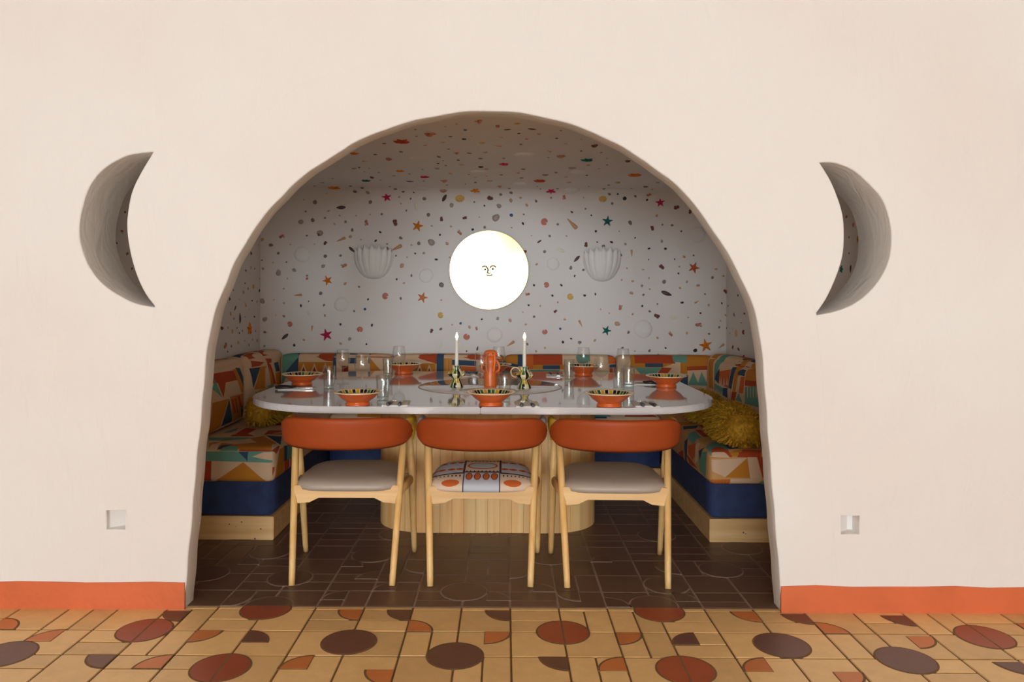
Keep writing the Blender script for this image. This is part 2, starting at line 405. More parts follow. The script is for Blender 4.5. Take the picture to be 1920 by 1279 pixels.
# recessed squares low on the wall
SQ = []
for (x0, x1, y0, y1) in ((199, 234, 958, 993), (1578, 1612, 968, 1002)):
    a = at(x0, y1, YW); b2 = at(x1, y0, YW); SQ.append((a.x, b2.x, a.z, b2.z))
sqh = [[(a, c), (b2, c), (b2, d), (a, d)] for a, b2, c, d in SQ]
wide = [(x+(.20 if x > -.09 else -.20)*min(1, abs(x+.09)/.5), z+(.2*max(0, z-1)/1.0)) for x, z in arch]
wide2 = [(x+(.24 if x > -.09 else -.24)*min(1, abs(x+.09)/.5), z+(.25*max(0, z-1)/1.0)) for x, z in arch]
outer = [(-4.5, -.03)]+wide+[(4.5, -.03), (4.5, 3.8), (-4.5, 3.8)]
front = slab(outer, [CRL, CRR]+sqh, YW, .29)
lip = slab(arch+wide2[::-1], [], YW-.0004, TW)
front = join([front, lip], 'wall_front')
wall = struct(link('wall_front', front, 'plaster'), 'white plastered wall with a wide arch and two crescent openings')
for i, (a, b2, c, d) in enumerate(SQ):
    t = thing('step_light', ['small square recessed fitting low on the wall beside the bench with the mustard triangle', 'small square recessed fitting low on the wall beside the bench with two shaggy pillows'][i], 'wall fitting', ((a+b2)/2, YW+TW, c), group='recessed squares low on the wall')
    hw = (b2-a)/2; h = d-c
    link('back_plate', box(-hw-.004, hw+.004, -.035, -.022, -.004, h+.004), 'shell_plaster', t)
    link('slanted_panel', mesh('slanted_panel', [(-hw, -.075, 0), (hw*.45, -.034, 0), (hw*.45, -.034, h), (-hw, -.075, h), (-hw, -.033, 0), (-hw, -.033, h)], [(0, 1, 2, 3), (0, 4, 1), (3, 2, 5), (0, 3, 5, 4), (1, 4, 5, 2)]), 'plaster', t)

def wallbox(name, b, mat, label=None): return struct(link(name, box(*b), mat), label)
wallbox('wall_alcove_back', (XL-.1, XR+.1, YBACK, YBACK+.1, -.05, ZCEIL+.1), 'alcove_plaster')
wallbox('wall_alcove_left', (XL-.1, XL, YW+TW-.01, YBACK+.1, -.05, ZCEIL+.1), 'alcove_plaster')
wallbox('wall_alcove_right', (XR, XR+.1, YW+TW-.01, YBACK+.1, -.05, ZCEIL+.1), 'alcove_plaster')
prof = [(YW+TW-.01, ZCEIL)]+[(YBACK-COVE+COVE*math.sin(a*PI/56), ZCEIL-COVE+COVE*math.cos(a*PI/56)) for a in range(29)]+[(YBACK+.02, ZCEIL-COVE), (YBACK+.02, ZCEIL+.1), (YW+TW-.01, ZCEIL+.1)]
V = [(XL-.05, y, z) for y, z in prof]+[(XR+.05, y, z) for y, z in prof]; n = len(prof)
Fs = [(i, (i+1) % n, n+(i+1) % n, n+i) for i in range(n)]+[tuple(range(n))[::-1], tuple(range(n, 2*n))]
me = mesh('ceiling_alcove', V, Fs)
bm = bmesh.new(); bm.from_mesh(me); bmesh.ops.recalc_face_normals(bm, faces=bm.faces); bm.to_mesh(me); bm.free()
struct(link('ceiling_alcove', me, 'alcove_plaster'))
# the dining room the photograph is taken from
RX = 4.5
plaster('ochre_plaster', (230, 224, 216), (224, 216, 206))
wallbox('wall_left', (-RX-.1, -RX, YB_ROOM, YW+.1, -.05, 3.8), 'ochre_plaster')
wallbox('wall_right', (RX, RX+.1, YB_ROOM, YW+.1, -.05, 3.8), 'ochre_plaster')
wallbox('ceiling', (-RX-.1, RX+.1, YB_ROOM-.2, YW+.1, 3.78, 3.9), 'plaster')
wb = slab([(-RX-.1, -.05), (RX+.1, -.05), (RX+.1, 3.8), (-RX-.1, 3.8)], [[(a, c), (b2, c), (b2, d), (a, d)] for a, b2, c, d in WINS], YB_ROOM-.2, .2)
struct(link('wall_back', wb, 'ochre_plaster'))
for i, (a, b2, c, d) in enumerate(WINS):
    y0 = YB_ROOM-.05; parts = []
    for x in ([-1.35, a, b2-.06] if i == 0 else [a, b2-.06, 1.7]): parts.append(box(x, x+(.16 if x == -1.35 else .06), y0, y0+.05, c, d))
    for z in (c, d-.06): parts.append(box(a, b2, y0, y0+.05, z, z+.06))
    fr = link('window_%d' % (i+1), join(parts, 'window_frame'), 'window_paint'); struct(fr, 'painted wooden window frame in the wall facing the arch')

# baseboards: painted band
zb = at(200, 1091.5, YW).z
for nm, x0, x1, lb in (('baseboard_left', -RX, at(347, 1110, YW).x, None), ('baseboard_right', at(1464, 1120, YW).x, RX, None)):
    P = [(x0, -.02), (x1, -.02)]
    k = 24; tops = [(x1+(x0-x1)*i/k, zb+.0025*math.sin(i*1.7)+.002*math.sin(i*3.1)) for i in range(k+1)]
    if nm == 'baseboard_right': tops = [(x, z-.001) for x, z in tops]
    struct(link(nm, slab(P+tops, [], YW-.006, .012, .002), 'orange_paint'), 'orange painted band along the foot of the wall')

# ------------------------------------------------------------------ floors
YD = 3.082
fl = struct(link('floor', box(-RX, RX, YB_ROOM, YD, -.06, -.004), 'grout_light'), 'cream terracotta tile floor with inset coloured discs')
fd = struct(link('floor_alcove', box(XL-.02, XR+.02, YD, YBACK+.02, -.06, -.0018), 'grout_dark'), 'dark brown tile floor inside the alcove')
T = .198
m, nt, b = newmat('tile_field')
tc = nd(nt, 'ShaderNodeTexCoord'); br = nd(nt, 'ShaderNodeTexBrick'); br.offset = .5; br.squash = 1
br.inputs['Scale'].default_value = 1; br.inputs['Brick Width'].default_value = T; br.inputs['Row Height'].default_value = T; br.inputs['Mortar Size'].default_value = .0035
br.inputs['Color1'].default_value = rgba((231, 187, 126)); br.inputs['Color2'].default_value = rgba((216, 168, 106)); br.inputs['Mortar'].default_value = rgba((120, 86, 52))
nt.links.new(tc.outputs['Object'], br.inputs['Vector']); nt.links.new(br.outputs['Color'], b.inputs['Base Color']); b.inputs['Roughness'].default_value = .5
for bb in ((-RX, (-12.85)*T, 3.05-5*T, YD), (13.15*T, RX, 3.05-5*T, YD), (-RX, RX, YB_ROOM, 3.05-5*T)):
    link('tile_field', box(*bb, -.012, 0), 'tile_field', fl)['kind'] = 'stuff'
def UV2(U, Vv): return ((U-.85)*T, 3.05-Vv*T)
CACHE = {}
def tile_piece(parent, kind, U0, U1, V0, V1, mat, ylo=None, yhi=None):
    x0, ya = UV2(U0, V0); x1, yb = UV2(U1, V1); y1, y0 = max(ya, yb), min(ya, yb)
    if ylo is not None: y0 = max(y0, ylo)
    if yhi is not None: y1 = min(y1, yhi)
    if y1-y0 < .025: return
    j = .0035
    wx, wy = x1-x0-2*j, y1-y0-2*j
    key = ('r', round(wx, 3), round(wy, 3), mat)
    if key not in CACHE:
        CACHE[key] = box(-wx/2, wx/2, -wy/2, wy/2, -.012, 0, .002, 'tile'); CACHE[key].materials.append(M[mat])
    o = link('tile', CACHE[key], None, parent, ((x0+x1)/2, (y0+y1)/2, random.uniform(-.0006, .0004)))
    return o
def sector(parent, U, Vv, r, a0, a1, mat, gmat, clip=None, z=.0016):
    """disc, half disc or quarter inset: coloured piece and its ring of grout"""
    x, y = UV2(U, Vv); n = max(6, int(40*abs(a1-a0)/360))
    full = abs(a1-a0) >= 359
    for rr, h, mm, nm in ((r+.004, z-.0008, gmat, 'grout_ring'), (r-.003, z, mat, 'inset_tile')):
        P = [(rr*math.cos(math.radians(a0+(a1-a0)*i/n)), rr*math.sin(math.radians(a0+(a1-a0)*i/n))) for i in range(n+(0 if full else 1))]
        if not full and abs(a1-a0) < 179: P = [(0, 0)]+P
        if clip is not None: 
            lo, hi = clip; P = [(px, min(max(py, lo-y), hi-y)) for px, py in P]
        P = [p for i, p in enumerate(P) if i == 0 or math.hypot(p[0]-P[i-1][0], p[1]-P[i-1][1]) > 1e-4]
        ys = [p[1] for p in P]
        if max(ys)-min(ys) < .012: return
        if nm == 'inset_tile' and abs(a1-a0) < 179:
            c = Vector((sum(p[0] for p in P)/len(P), sum(p[1] for p in P)/len(P))); P = [tuple(c+(Vector(p)-c)*.95) for p in P]
        o = link(nm, prism(P, -.012, h, nm), mm, parent, (x, y, 0))
def split_tiles(parent, U0, U1, V0, V1, mat, ylo, yhi, seed):
    rnd = random.Random(seed)
    for c in range(U0, U1):
        for r in range(V0, V1):
            q = rnd.random()
            if q < .16: tile_piece(parent, 0, c, c+.5, r, r+1, mat, ylo, yhi); tile_piece(parent, 0, c+.5, c+1, r, r+1, mat, ylo, yhi)
            elif q < .5: tile_piece(parent, 0, c, c+1, r, r+.5, mat, ylo, yhi); tile_piece(parent, 0, c, c+1, r+.5, r+1, mat, ylo, yhi)
            else: tile_piece(parent, 0, c, c+1, r, r+1, mat, ylo, yhi)
split_tiles(fl, -12, 14, -1, 5, 'tile_cream', 1.0, YD, 3)
LC = (-1, YD)
for U, Vv, mt in [(-6, 1, 'tile_red'), (-4, 2.45, 'tile_red'), (-4, 0, 'tile_red'), (-2, 1.45, 'tile_brown'), (0, 1.97, 'tile_brown'), (2, 1, 'tile_red'), (4, 2.45, 'tile_red'), (4.05, .0, 'tile_red'), (6, 1.5, 'tile_brown'), (8, 2.05, 'tile_brown'), (10, 1.1, 'tile_red'), (-8, 2, 'tile_brown'),
                  (-10, 1.5, 'tile_red'), (12, 2, 'tile_brown'), (-6, 3.5, 'tile_brown'), (-2, 3.9, 'tile_red'), (2, 3.4, 'tile_brown'), (6, 4, 'tile_red'), (10, 3.6, 'tile_brown'), (-10, 4, 'tile_brown')]:
    sector(fl, U, Vv, T*.5, 0, 360, mt, 'grout_light', LC)
    if mt == 'tile_red' and U in (-6, -4, 2, 4, 10) and Vv > .5:       # these discs are two halves
        x, y = UV2(U, Vv); link('grout_joint', box(-.0035, .0035, -T*.5, T*.5, -.01, .0019), 'grout_light', fl, (x, y, 0))
# quarter insets: corner of the half-cell and the way it opens
Q = [(-7.5, 1.5, 90, 'o'), (-5, 1, 270, 'o'), (-4, 1.5, 0, 'd'), (-6, 2, 180, 'd'), (-5, 2.5, 90, 'o'), (-2.5, 2.5, 90, 'o'), (-1, 0, 180, 'd'), (-1, 1, 0, 'o'), (1, 0, 180, 'd'), (.5, 1, 270, 'o'), (-1, 2.5, 180, 'o'), (2, 2, 180, 'd'), (3, 2.5, 90, 'o'), (3, 1, 270, 'o'), (4.5, 1.5, 90, 'd'), (6, 0, 180, 'o'), (7, .1, 180, 'd'), (7, 1, 0, 'o'), (9, .15, 180, 'd'), (8.5, 1.1, 270, 'o'), (5.5, 2.5, 90, 'o'), (6.5, 2.5, 270, 'o'), (10, 2.1, 180, 'd'), (-9, 1, 0, 'o'), (-2, 0, 180, 'o'), (-5.5, .1, 180, 'd'),
     (-8, 3.5, 0, 'o'), (0, 3.5, 90, 'd'), (4, 3.9, 180, 'o'), (8, 3.4, 0, 'd'), (11, .5, 270, 'o'), (-11, 2.5, 0, 'd')]
for U, Vv, a, c in Q: sector(fl, U, Vv, T*.5, a, a+90, {'o': 'tile_orange', 'd': 'tile_brown'}[c], 'grout_light', LC)
split_tiles(fd, -9, 10, -13, 0, 'tile_dark', YD+.002, 5.1, 8)
DC = (YD+.002, 5.15)
for U, Vv in [(0, -1), (-4, -1.75), (4.5, -1.42), (6, -2.42), (-6, -2), (-4, -.15), (4, -.3), (-2.4, -3.3), (2, -3.2), (-5, -3.5), (8, -1.2), (-2, -5), (5, -5), (-6, -4.8), (1, -5.4), (7, -4)]:
    sector(fd, U, Vv, T*.5, 0, 360, 'tile_dark', 'grout_dark', DC)
for U, Vv, a in [(-1.5, -1, 90), (1.5, -1, 0), (2.5, -1, 180), (3, -.2, 0), (4.5, -.5, 0), (5, -2.6, 180), (-3, -2.5, 0), (-2, -1.7, 90), (-5, -.6, 270), (-1, -2.6, 180), (1, -2.3, 270), (-5.5, -2.6, 0), (3.5, -2.9, 90), (.5, -.5, 0), (-2.5, -.5, 90)]:
    sector(fd, U, Vv, T*.5, a, a+90, 'tile_dark', 'grout_dark', DC)

# ------------------------------------------------------------------ cushions
def cushion_mesh(x0, x1, y0, y1, z0, z1, r, puff=.012, n=12, uvf=None, name='cushion', warp=None, pax=(1, 1, 1)):
    bm = bmesh.new(); bmesh.ops.create_cube(bm, size=2)
    bmesh.ops.subdivide_edges(bm, edges=list(bm.edges), cuts=n-1, use_grid_fill=True)
    c = Vector(((x0+x1)/2, (y0+y1)/2, (z0+z1)/2)); h = Vector(((x1-x0)/2, (y1-y0)/2, (z1-z0)/2))
    uvl = bm.loops.layers.uv.new('UVMap')
    nrm = {}
    def sq(t):                      # more samples near the rounded edges
        return math.copysign(1-(1-abs(t))**1.7, t) if abs(t) < 1 else t
    for f in bm.faces: f.smooth = True
    fn = {f: max(range(3), key=lambda i: abs(f.normal[i])) for f in bm.faces}
    fs = {f: (1 if f.normal[fn[f]] > 0 else -1) for f in bm.faces}
    raw = {}
    for v in bm.verts:
        s = Vector((sq(v.co.x), sq(v.co.y), sq(v.co.z))); raw[v] = v.co.copy()
        p = Vector((s.x*h.x, s.y*h.y, s.z*h.z))
        q = Vector((max(-h.x+r, min(h.x-r, p.x)), max(-h.y+r, min(h.y-r, p.y)), max(-h.z+r, min(h.z-r, p.z))))
        d = p-q
        if d.length > 1e-9: p = q+d.normalized()*r
        # pillow the faces
        e = [(1-s.y**2)*(1-s.z**2), (1-s.x**2)*(1-s.z**2), (1-s.x**2)*(1-s.y**2)]
        for i in range(3):
            if abs(abs(v.co[i])-1) < 1e-6 and not (i == 2 and v.co[2] < 0): p[i] += math.copysign(pax[i]*puff*math.sqrt(max(0, e[i])), v.co[i])
        v.co = c+p
    if uvf:
        for f in bm.faces:
            for l in f.loops: l[uvl].uv = uvf(l.vert.co, fn[f], fs[f])
    if warp:
        for v in bm.verts: v.co = Vector(warp(v.co))
    me = bpy.data.meshes.new(name); bm.to_mesh(me); bm.free(); return me

YE = 3.93                                # near end of the side benches
ZP, ZS, ZC = .122, .300, .480            # plinth, blue base, cushion tops
XLI, XRI = -1.200, 1.077                 # inner edges of the side benches
YBB = 5.12                               # front of the back bench

def px_poly(lst, org, s, face):
    out = []
    for col, P in lst: out.append((col, [face(org[0]+x/s, org[1]+y/s) for x, y in P]))
    return out
# --- print of the bench whose end shows the mustard triangle
EL = lambda px, py: (lambda p: (p.x, min(YE, YE-(ZC-p.z))))(at(px, py, YE))
def TLf(px, py):
    p = onz(px, py, ZC+.002)
    if p.y >= YE: return (p.x, p.y)
    p = at(px, py, YE); return (p.x, YE-(ZC-p.z))
SL = lambda px, py: (lambda p: (XLI+(ZC-p.z), p.y))(onx(px, py, XLI))
O8, S8 = (380, 660), 4.917
left_print = px_poly([
    (MUST, [(60, 840), (300, 790), (640, 830), (640, 905), (60, 900)]), (CREAM, [(90, 850), (180, 835), (135, 915), (60, 915)]), (NAVY, [(130, 912), (180, 858), (230, 855), (290, 856)]),
    (TEAL, [(150, 915), (250, 862), (330, 870), (320, 915)]), (RED, [(330, 895), (640, 905), (640, 925), (330, 915)]), (RED, [(640, 895), (740, 840), (745, 870), (660, 905)]),
    (TEAL, [(55, 790), (500, 790), (330, 812), (60, 818)]), (CREAM, [(100, 830), (440, 800), (560, 830), (300, 850)]), (MUST, [(440, 800), (560, 775), (680, 840), (560, 870)]),
    (NAVY, [(580, 770), (730, 780), (720, 835), (690, 835)]), (RED, [(250, 780), (390, 705), (500, 710), (420, 755), (470, 780)]), (CREAM, [(415, 758), (500, 712), (610, 718), (520, 785)]),
    (RED, [(560, 770), (610, 725), (740, 725), (740, 735)]), (MUST, [(590, 760), (740, 745), (740, 765)]), (TEAL, [(180, 750), (330, 700), (300, 742)]), (CREAM, [(230, 760), (360, 702), (400, 702), (290, 765)]),
    (NAVY, [(430, 662), (460, 637), (680, 640), (630, 662)]), (CREAM, [(380, 685), (420, 665), (640, 668), (640, 685)]), (RED, [(640, 678), (660, 650), (740, 645), (740, 680)]), (MUST, [(480, 632), (560, 606), (740, 585), (740, 630)]), (RED, [(700, 600), (800, 575), (760, 560), (690, 575)]), (NAVY, [(640, 580), (690, 570), (680, 590)])], O8, S8, TLf)
left_print += px_poly([
    (TEAL, [(-30, 918), (640, 918), (640, 1022), (-30, 1000)]), (NAVY, [(330, 920), (420, 922), (415, 1005)]), (CREAM, [(455, 965), (560, 925), (640, 925), (640, 1003)]),
    (MUST, [(377, 1015), (95, 1203), (618, 1228)]), (MUST, [(95, 1203), (618, 1228), (618, 1260), (60, 1240)]), (RED, [(-40, 1002), (85, 1005), (74, 1230), (-60, 1230)])], O8, S8, EL)
left_print += px_poly([
    (MUST, [(705, 900), (755, 870), (745, 1135), (668, 1180), (680, 1060)]), (RED, [(625, 1075), (668, 1060), (655, 1210), (625, 1225)]), (NAVY, [(748, 868), (775, 860), (775, 1000), (748, 1010)]),
    (TEAL, [(775, 860), (850, 820), (850, 950), (775, 1000)]), (RED, [(750, 1010), (850, 950), (850, 1080), (750, 1130)]), (CREAM, [(795, 985), (805, 980), (805, 1080), (795, 1090)])], O8, S8, SL)
# --- print of the bench with the two shaggy pillows
ER = lambda px, py: (lambda p: (p.x, min(YE, YE-(ZC-p.z))))(at(px, py, YE))
SR = lambda px, py: (lambda p: (XRI-(ZC-p.z), p.y))(onx(px, py, XRI))
O7, S7 = (1260, 660), 4.567
right_print = px_poly([
    (TEAL, [(265, 860), (290, 800), (350, 770), (430, 778), (490, 815), (480, 840)]), (RED, [(295, 865), (330, 828), (400, 812), (480, 835), (515, 900), (340, 905)]), (CREAM, [(318, 900), (330, 870), (390, 842), (460, 865), (495, 905)]),
    (RED, [(555, 900), (605, 830), (760, 835), (760, 905)]), (MUST, [(480, 840), (600, 830), (555, 895), (515, 895)]), (NAVY, [(435, 792), (540, 783), (610, 826), (490, 828)]), (MUST, [(395, 752), (560, 742), (650, 785), (420, 785)]), (NAVY, [(300, 698), (420, 715), (510, 738), (370, 748)]),
    (RED, [(550, 732), (600, 737), (660, 785), (630, 780)]), (CREAM, [(600, 738), (760, 780), (760, 825), (660, 800)]), (RED, [(195, 668), (250, 668), (312, 728), (270, 728)]), (MUST, [(255, 668), (530, 688), (510, 722), (300, 698)]), (CREAM, [(530, 690), (700, 720), (650, 735), (515, 720)]),
    (ORNG, [(225, 627), (310, 620), (400, 660), (280, 668)]), (CREAM, [(310, 618), (340, 618), (430, 660), (400, 662)]), (NAVY, [(95, 637), (225, 632), (205, 657), (100, 660)]), (RED, [(140, 548), (240, 545), (390, 575), (290, 582)]), (CREAM, [(240, 590), (390, 580), (380, 600)]), (NAVY, [(85, 548), (140, 553), (215, 612), (175, 608)]), (TEAL, [(100, 700), (200, 680), (250, 735), (140, 745)]), (MUST, [(60, 600), (170, 608), (200, 628), (60, 625)]), (RED, [(430, 620), (520, 640), (500, 660), (400, 640)])], O7, S7, TLf)
right_print += px_poly([
    (CREAM, [(340, 925), (640, 906), (455, 1072), (345, 1022)]), (MUST, [(642, 910), (668, 1078), (455, 1074)]), (CREAM, [(645, 900), (725, 900), (768, 1085), (668, 1082)]), (RED, [(728, 900), (900, 900), (900, 1060), (775, 1075)]),
    (CREAM, [(500, 1088), (768, 1085), (705, 1200), (500, 1200)]), (ORNG, [(335, 1095), (497, 1090), (497, 1200), (340, 1200)]), (TEAL, [(700, 1160), (790, 1095), (900, 1090), (900, 1200), (690, 1200)])], O7, S7, ER)
CHK = [(MUST, [(350+i*28, 1102+j*20), (368+i*28, 1102+j*20), (368+i*28, 1114+j*20), (350+i*28, 1114+j*20)]) for i in range(5) for j in range(3)]
right_print += px_poly(CHK, O7, S7, ER)
right_print += px_poly([
    (TEAL, [(232, 935), (262, 860), (300, 850), (290, 1080), (238, 1010)]), (NAVY, [(232, 850), (270, 815), (240, 930)]), (ORNG, [(145, 800), (215, 775), (220, 850), (180, 930), (140, 860)]), (RED, [(125, 865), (225, 1000), (150, 955)]), (NAVY, [(112, 765), (138, 740), (130, 965), (112, 930)]), (CREAM, [(205, 780), (232, 770), (225, 930), (200, 960)]), (RED, [(60, 860), (100, 840), (105, 930), (60, 890)]), (MUST, [(285, 1080), (350, 1110), (350, 1170), (290, 1120)])], O7, S7, SR)
print_cloth('print_triangle', CREAM, left_print)
print_cloth('print_checks', (216, 160, 100), right_print)

def uv_bench(xin, sgn):
    def f(co, ax, s):
        if ax == 2: return (co.x, co.y)
        if ax == 1: return (co.x, YE-(ZC-co.z))
        return (xin-sgn*(ZC-co.z), co.y)
    return f
# repeating generic print for cloth the photograph hardly shows
GEN = []
gr = random.Random(5)
for i in range(9):
    for j in range(4):
        x, y = -1.3+i*.3, .3+j*.22
        c1 = gr.choice([RED, MUST, NAVY, TEAL, CREAM, ORNG])
        GEN.append((c1, [(x, y), (x+.26, y), (x+gr.uniform(.05, .25), y+.2)] if gr.random() < .6 else [(x, y), (x+.2, y), (x+.2, y+.12), (x, y+.12)]))

def bench(name, label, x0, x1, y0, y1, cloth, uvf, inner, knots=()):
    t = thing(name, label, 'bench', ((x0+x1)/2, (y0+y1)/2, 0))
    ox, oy = (x0+x1)/2, (y0+y1)/2
    def rel(me):
        for v in me.vertices: v.co.x -= ox; v.co.y -= oy
        return me
    ins = .014
    pl = link('plinth', rel(box(x0, x1, y0, y1, 0, ZP, .003)), 'pine_x' if inner else 'pine_y', t)
    for kx, kz, kr in knots:
        link('knot', lathe([(0, .0012), (kr*.7, .0012), (kr, 0)], 10), 'snail_brown', pl, (kx-ox, y0-oy+.0003, kz)).rotation_euler = (PI/2, 0, 0)
    xa = x0+(ins if inner == -1 else 0); xb = x1-(ins if inner == 1 else 0); ya = y0+ins
    link('upholstered_base', rel(cushion_mesh(xa, xb, ya, y1, ZP, ZS+.01, .012, .002, 6)), 'velvet', t)
    link('seat_cushion', rel(cushion_mesh(x0+(0 if inner else 0), x1, y0, y1, ZS-.004, ZC, .034, .004, 20, uvf)), cloth, t)
    return t
def rel_knots(k, ox): return [(x-ox, z, r) for x, z, r in k]
bench('upholstered_bench', 'built-in bench with a printed seat whose end shows a mustard triangle', XL+.012, XLI, YE, YBACK-.012, 'print_triangle', uv_bench(XLI, -1), 1, [(*at(x, y, YE).xz, r) for x, y, r in ((430, 983, .0035), (442, 988, .0022), (453, 979, .004), (489, 992, .0045), (478, 1010, .005), (422, 986, .002))])
bench('upholstered_bench', 'built-in bench with a printed seat carrying two shaggy mustard pillows', XRI, XR-.012, YE, YBACK-.012, 'print_checks', uv_bench(XRI, 1), -1, [(*at(x, y, YE).xz, r) for x, y, r in ((1394, 999, .005), (1398, 1001, .003))])
print_cloth('print_general', CREAM, GEN)
bench('upholstered_bench', 'built-in bench running along the shell-studded wall behind the table', XLI+.010, XRI-.010, YBB, YBACK-.012, 'print_general', lambda co, ax, s: (co.x, co.y-4.8 if ax == 2 else .5+co.z), 0)

# --- back cushions
YBC = 5.47                               # face of the back row
ZBT = 1.253-(5.42*(669.5-565)/F)+.004
BK = lambda px, py: (lambda p: (p.x, p.z))(at(px, py, YBC))
O5, S5 = (500, 650), 4.174
backp = px_poly([
    (TEAL, [(120, 60), (250, 60), (250, 85), (150, 200), (120, 300)]), (NAVY, [(250, 80), (250, 200), (148, 200)]), (MUST, [(248, 120), (525, 120), (525, 300), (248, 300)]),
    *[(CREAM, [(260+i*85, 205), (290+i*85, 128), (320+i*85, 205)]) for i in range(3)], *[(RUST, [(273+i*85, 205), (290+i*85, 155), (307+i*85, 205)]) for i in range(3)],
    (RED, [(350, 60), (530, 60), (530, 116), (460, 110)]), (NAVY, [(520, 85), (546, 85), (546, 220), (520, 220)]), (NAVY, [(640, 88), (702, 88), (702, 132), (640, 132)]), (RUST, [(590, 150), (640, 150), (640, 215), (590, 215)]),
    (MUST, [(810, 90), (910, 205), (810, 205)]), (RED, [(700, 60), (1000, 60), (1000, 88), (700, 84)]), (NAVY, [(795, 90), (810, 90), (810, 130), (795, 130)]),
    (RED, [(1150, 60), (1332, 60), (1332, 135), (1200, 95)]), (MUST, [(1130, 145), (1250, 130), (1325, 132), (1325, 300), (1130, 300)]), *[(CREAM, [(1170+i*75, 208), (1198+i*75, 138), (1226+i*75, 208)]) for i in range(2)], *[(RUST, [(1183+i*75, 208), (1198+i*75, 165), (1213+i*75, 208)]) for i in range(2)],
    (NAVY, [(1330, 60), (1386, 60), (1386, 300), (1330, 300)]), (MUST, [(1386, 92), (1452, 92), (1452, 208), (1386, 208)]), *[(CREAM, [(1392+i*12, 92), (1394+i*12, 92), (1394+i*12, 208), (1392+i*12, 208)]) for i in range(1, 5)],
    (NAVY, [(1452, 102), (1640, 112), (1640, 152), (1452, 142)]), (ORNG, [(1500, 150), (1640, 158), (1640, 210), (1500, 210)]), (RED, [(1452, 60), (1700, 60), (1700, 106), (1600, 100)]), (ORNG, [(1700, 90), (1840, 95), (1840, 150), (1700, 140)])], O5, S5, BK)
O6, S6 = (940, 650), 3.84
backp += px_poly([
    (MUST, [(0, 60), (120, 60), (120, 132), (0, 112)]), (NAVY, [(118, 60), (152, 60), (152, 142), (118, 142)]), (NAVY, [(-60, 95), (0, 108), (120, 130), (120, 146), (0, 132), (-60, 125)]), (RED, [(-30, 140), (80, 150), (80, 175), (-30, 170)]),
    (ORNG, [(178, 60), (230, 60), (230, 162), (178, 162)]), (RED, [(230, 60), (440, 60), (440, 132), (230, 130)]), (MUST, [(228, 130), (450, 130), (450, 162), (228, 162)]), (NAVY, [(298, 134), (422, 134), (422, 162), (298, 162)]), (TEAL, [(208, 164), (420, 166), (420, 200), (208, 200)]),
    (TEAL, [(525, 60), (640, 60), (640, 105), (560, 132)]), (ORNG, [(770, 60), (830, 60), (830, 125), (770, 125)]), (NAVY, [(778, 128), (830, 128), (830, 152), (778, 152)]), (RED, [(778, 154), (822, 154), (822, 184), (778, 184)]),
    (MUST, [(928, 60), (962, 60), (962, 152), (928, 152)]), (RED, [(960, 60), (1228, 60), (1252, 122), (960, 122)]), (MUST, [(960, 120), (1245, 120), (1160, 150), (960, 150)]), (NAVY, [(1034, 120), (1162, 120), (1162, 146), (1034, 146)]), (TEAL, [(958, 150), (1156, 150), (1100, 208), (1020, 218)]), (TEAL, [(1228, 60), (1340, 60), (1342, 118), (1240, 110)]),
    (RED, [(1155, 150), (1252, 154), (1190, 202), (1118, 198)]), (CREAM, [(1185, 205), (1255, 118), (1285, 130), (1288, 208)]), (MUST, [(1288, 114), (1342, 118), (1338, 198), (1288, 192)]), (NAVY, [(1288, 204), (1342, 204), (1342, 300), (1288, 300)])], O6, S6, BK)
# corner cushion facing the room
CORN = px_poly([(MUST, [(1335, 60), (1520, 60), (1500, 142), (1335, 142)]), (RED, [(1335, 143), (1500, 138), (1500, 166), (1335, 172)]), (TEAL, [(1380, 180), (1422, 278), (1342, 276)]), (TEAL, [(1440, 180), (1488, 282), (1408, 278)])], O6, S6, BK)

def loose(name, label, b, cloth, uvf, lean=0, axis='y', group='loose back cushions', r=.04, puff=.02, n=14):
    x0, x1, y0, y1, z0, z1 = b; ox, oy = (x0+x1)/2, (y0+y1)/2
    me = cushion_mesh(x0, x1, y0, y1, z0, z1, r, puff, n, uvf, name, None, (.1, 1, 1) if axis == 'y' else (1, .1, 1))
    for v in me.vertices:
        k = (v.co.z-z0)
        if axis == 'y': v.co.y += lean*k
        else: v.co.x += lean*k
        v.co.x -= ox; v.co.y -= oy; v.co.z -= z0
    o = link(name, me, cloth, None, (ox, oy, z0))
    return tag(o, label, 'cushion', group)
uvback = lambda co, ax, s: (co.x, co.z) if ax != 2 else (co.x, co.z-max(0, co.y-YBC))
XB0, XB1 = XL+.20, XR-.03
nb = 4
backp += CORN
labs = ['printed back cushion with a teal and navy corner beside a three-peak zigzag', 'printed back cushion behind the striped candlestick without a handle', 'printed back cushion behind the candlestick with a ring handle', 'printed back cushion with two teal triangles beneath a red band']
for i in range(nb):
    a, b2 = XB0+(XB1-XB0)*i/nb, XB0+(XB1-XB0)*(i+1)/nb
    sel = [(c, P) for c, P in backp if max(p[0] for p in P) > a and min(p[0] for p in P) < b2]
    print_cloth('print_back_%d' % i, CREAM, sel)
    loose('back_cushion', labs[i], (a+.002, b2-.002, YBC, YBACK-.014, ZC+.004, ZBT), 'print_back_%d' % i, uvback, 0, 'y', r=.035, puff=.008)
XLF, XRF = -1.655, 1.455                 # faces of the side rows
LF = lambda px, py: (lambda p: (p.y, p.z))(onx(px, py, XLF))
RF = lambda px, py: (lambda p: (p.y, p.z))(onx(px, py, XRF))
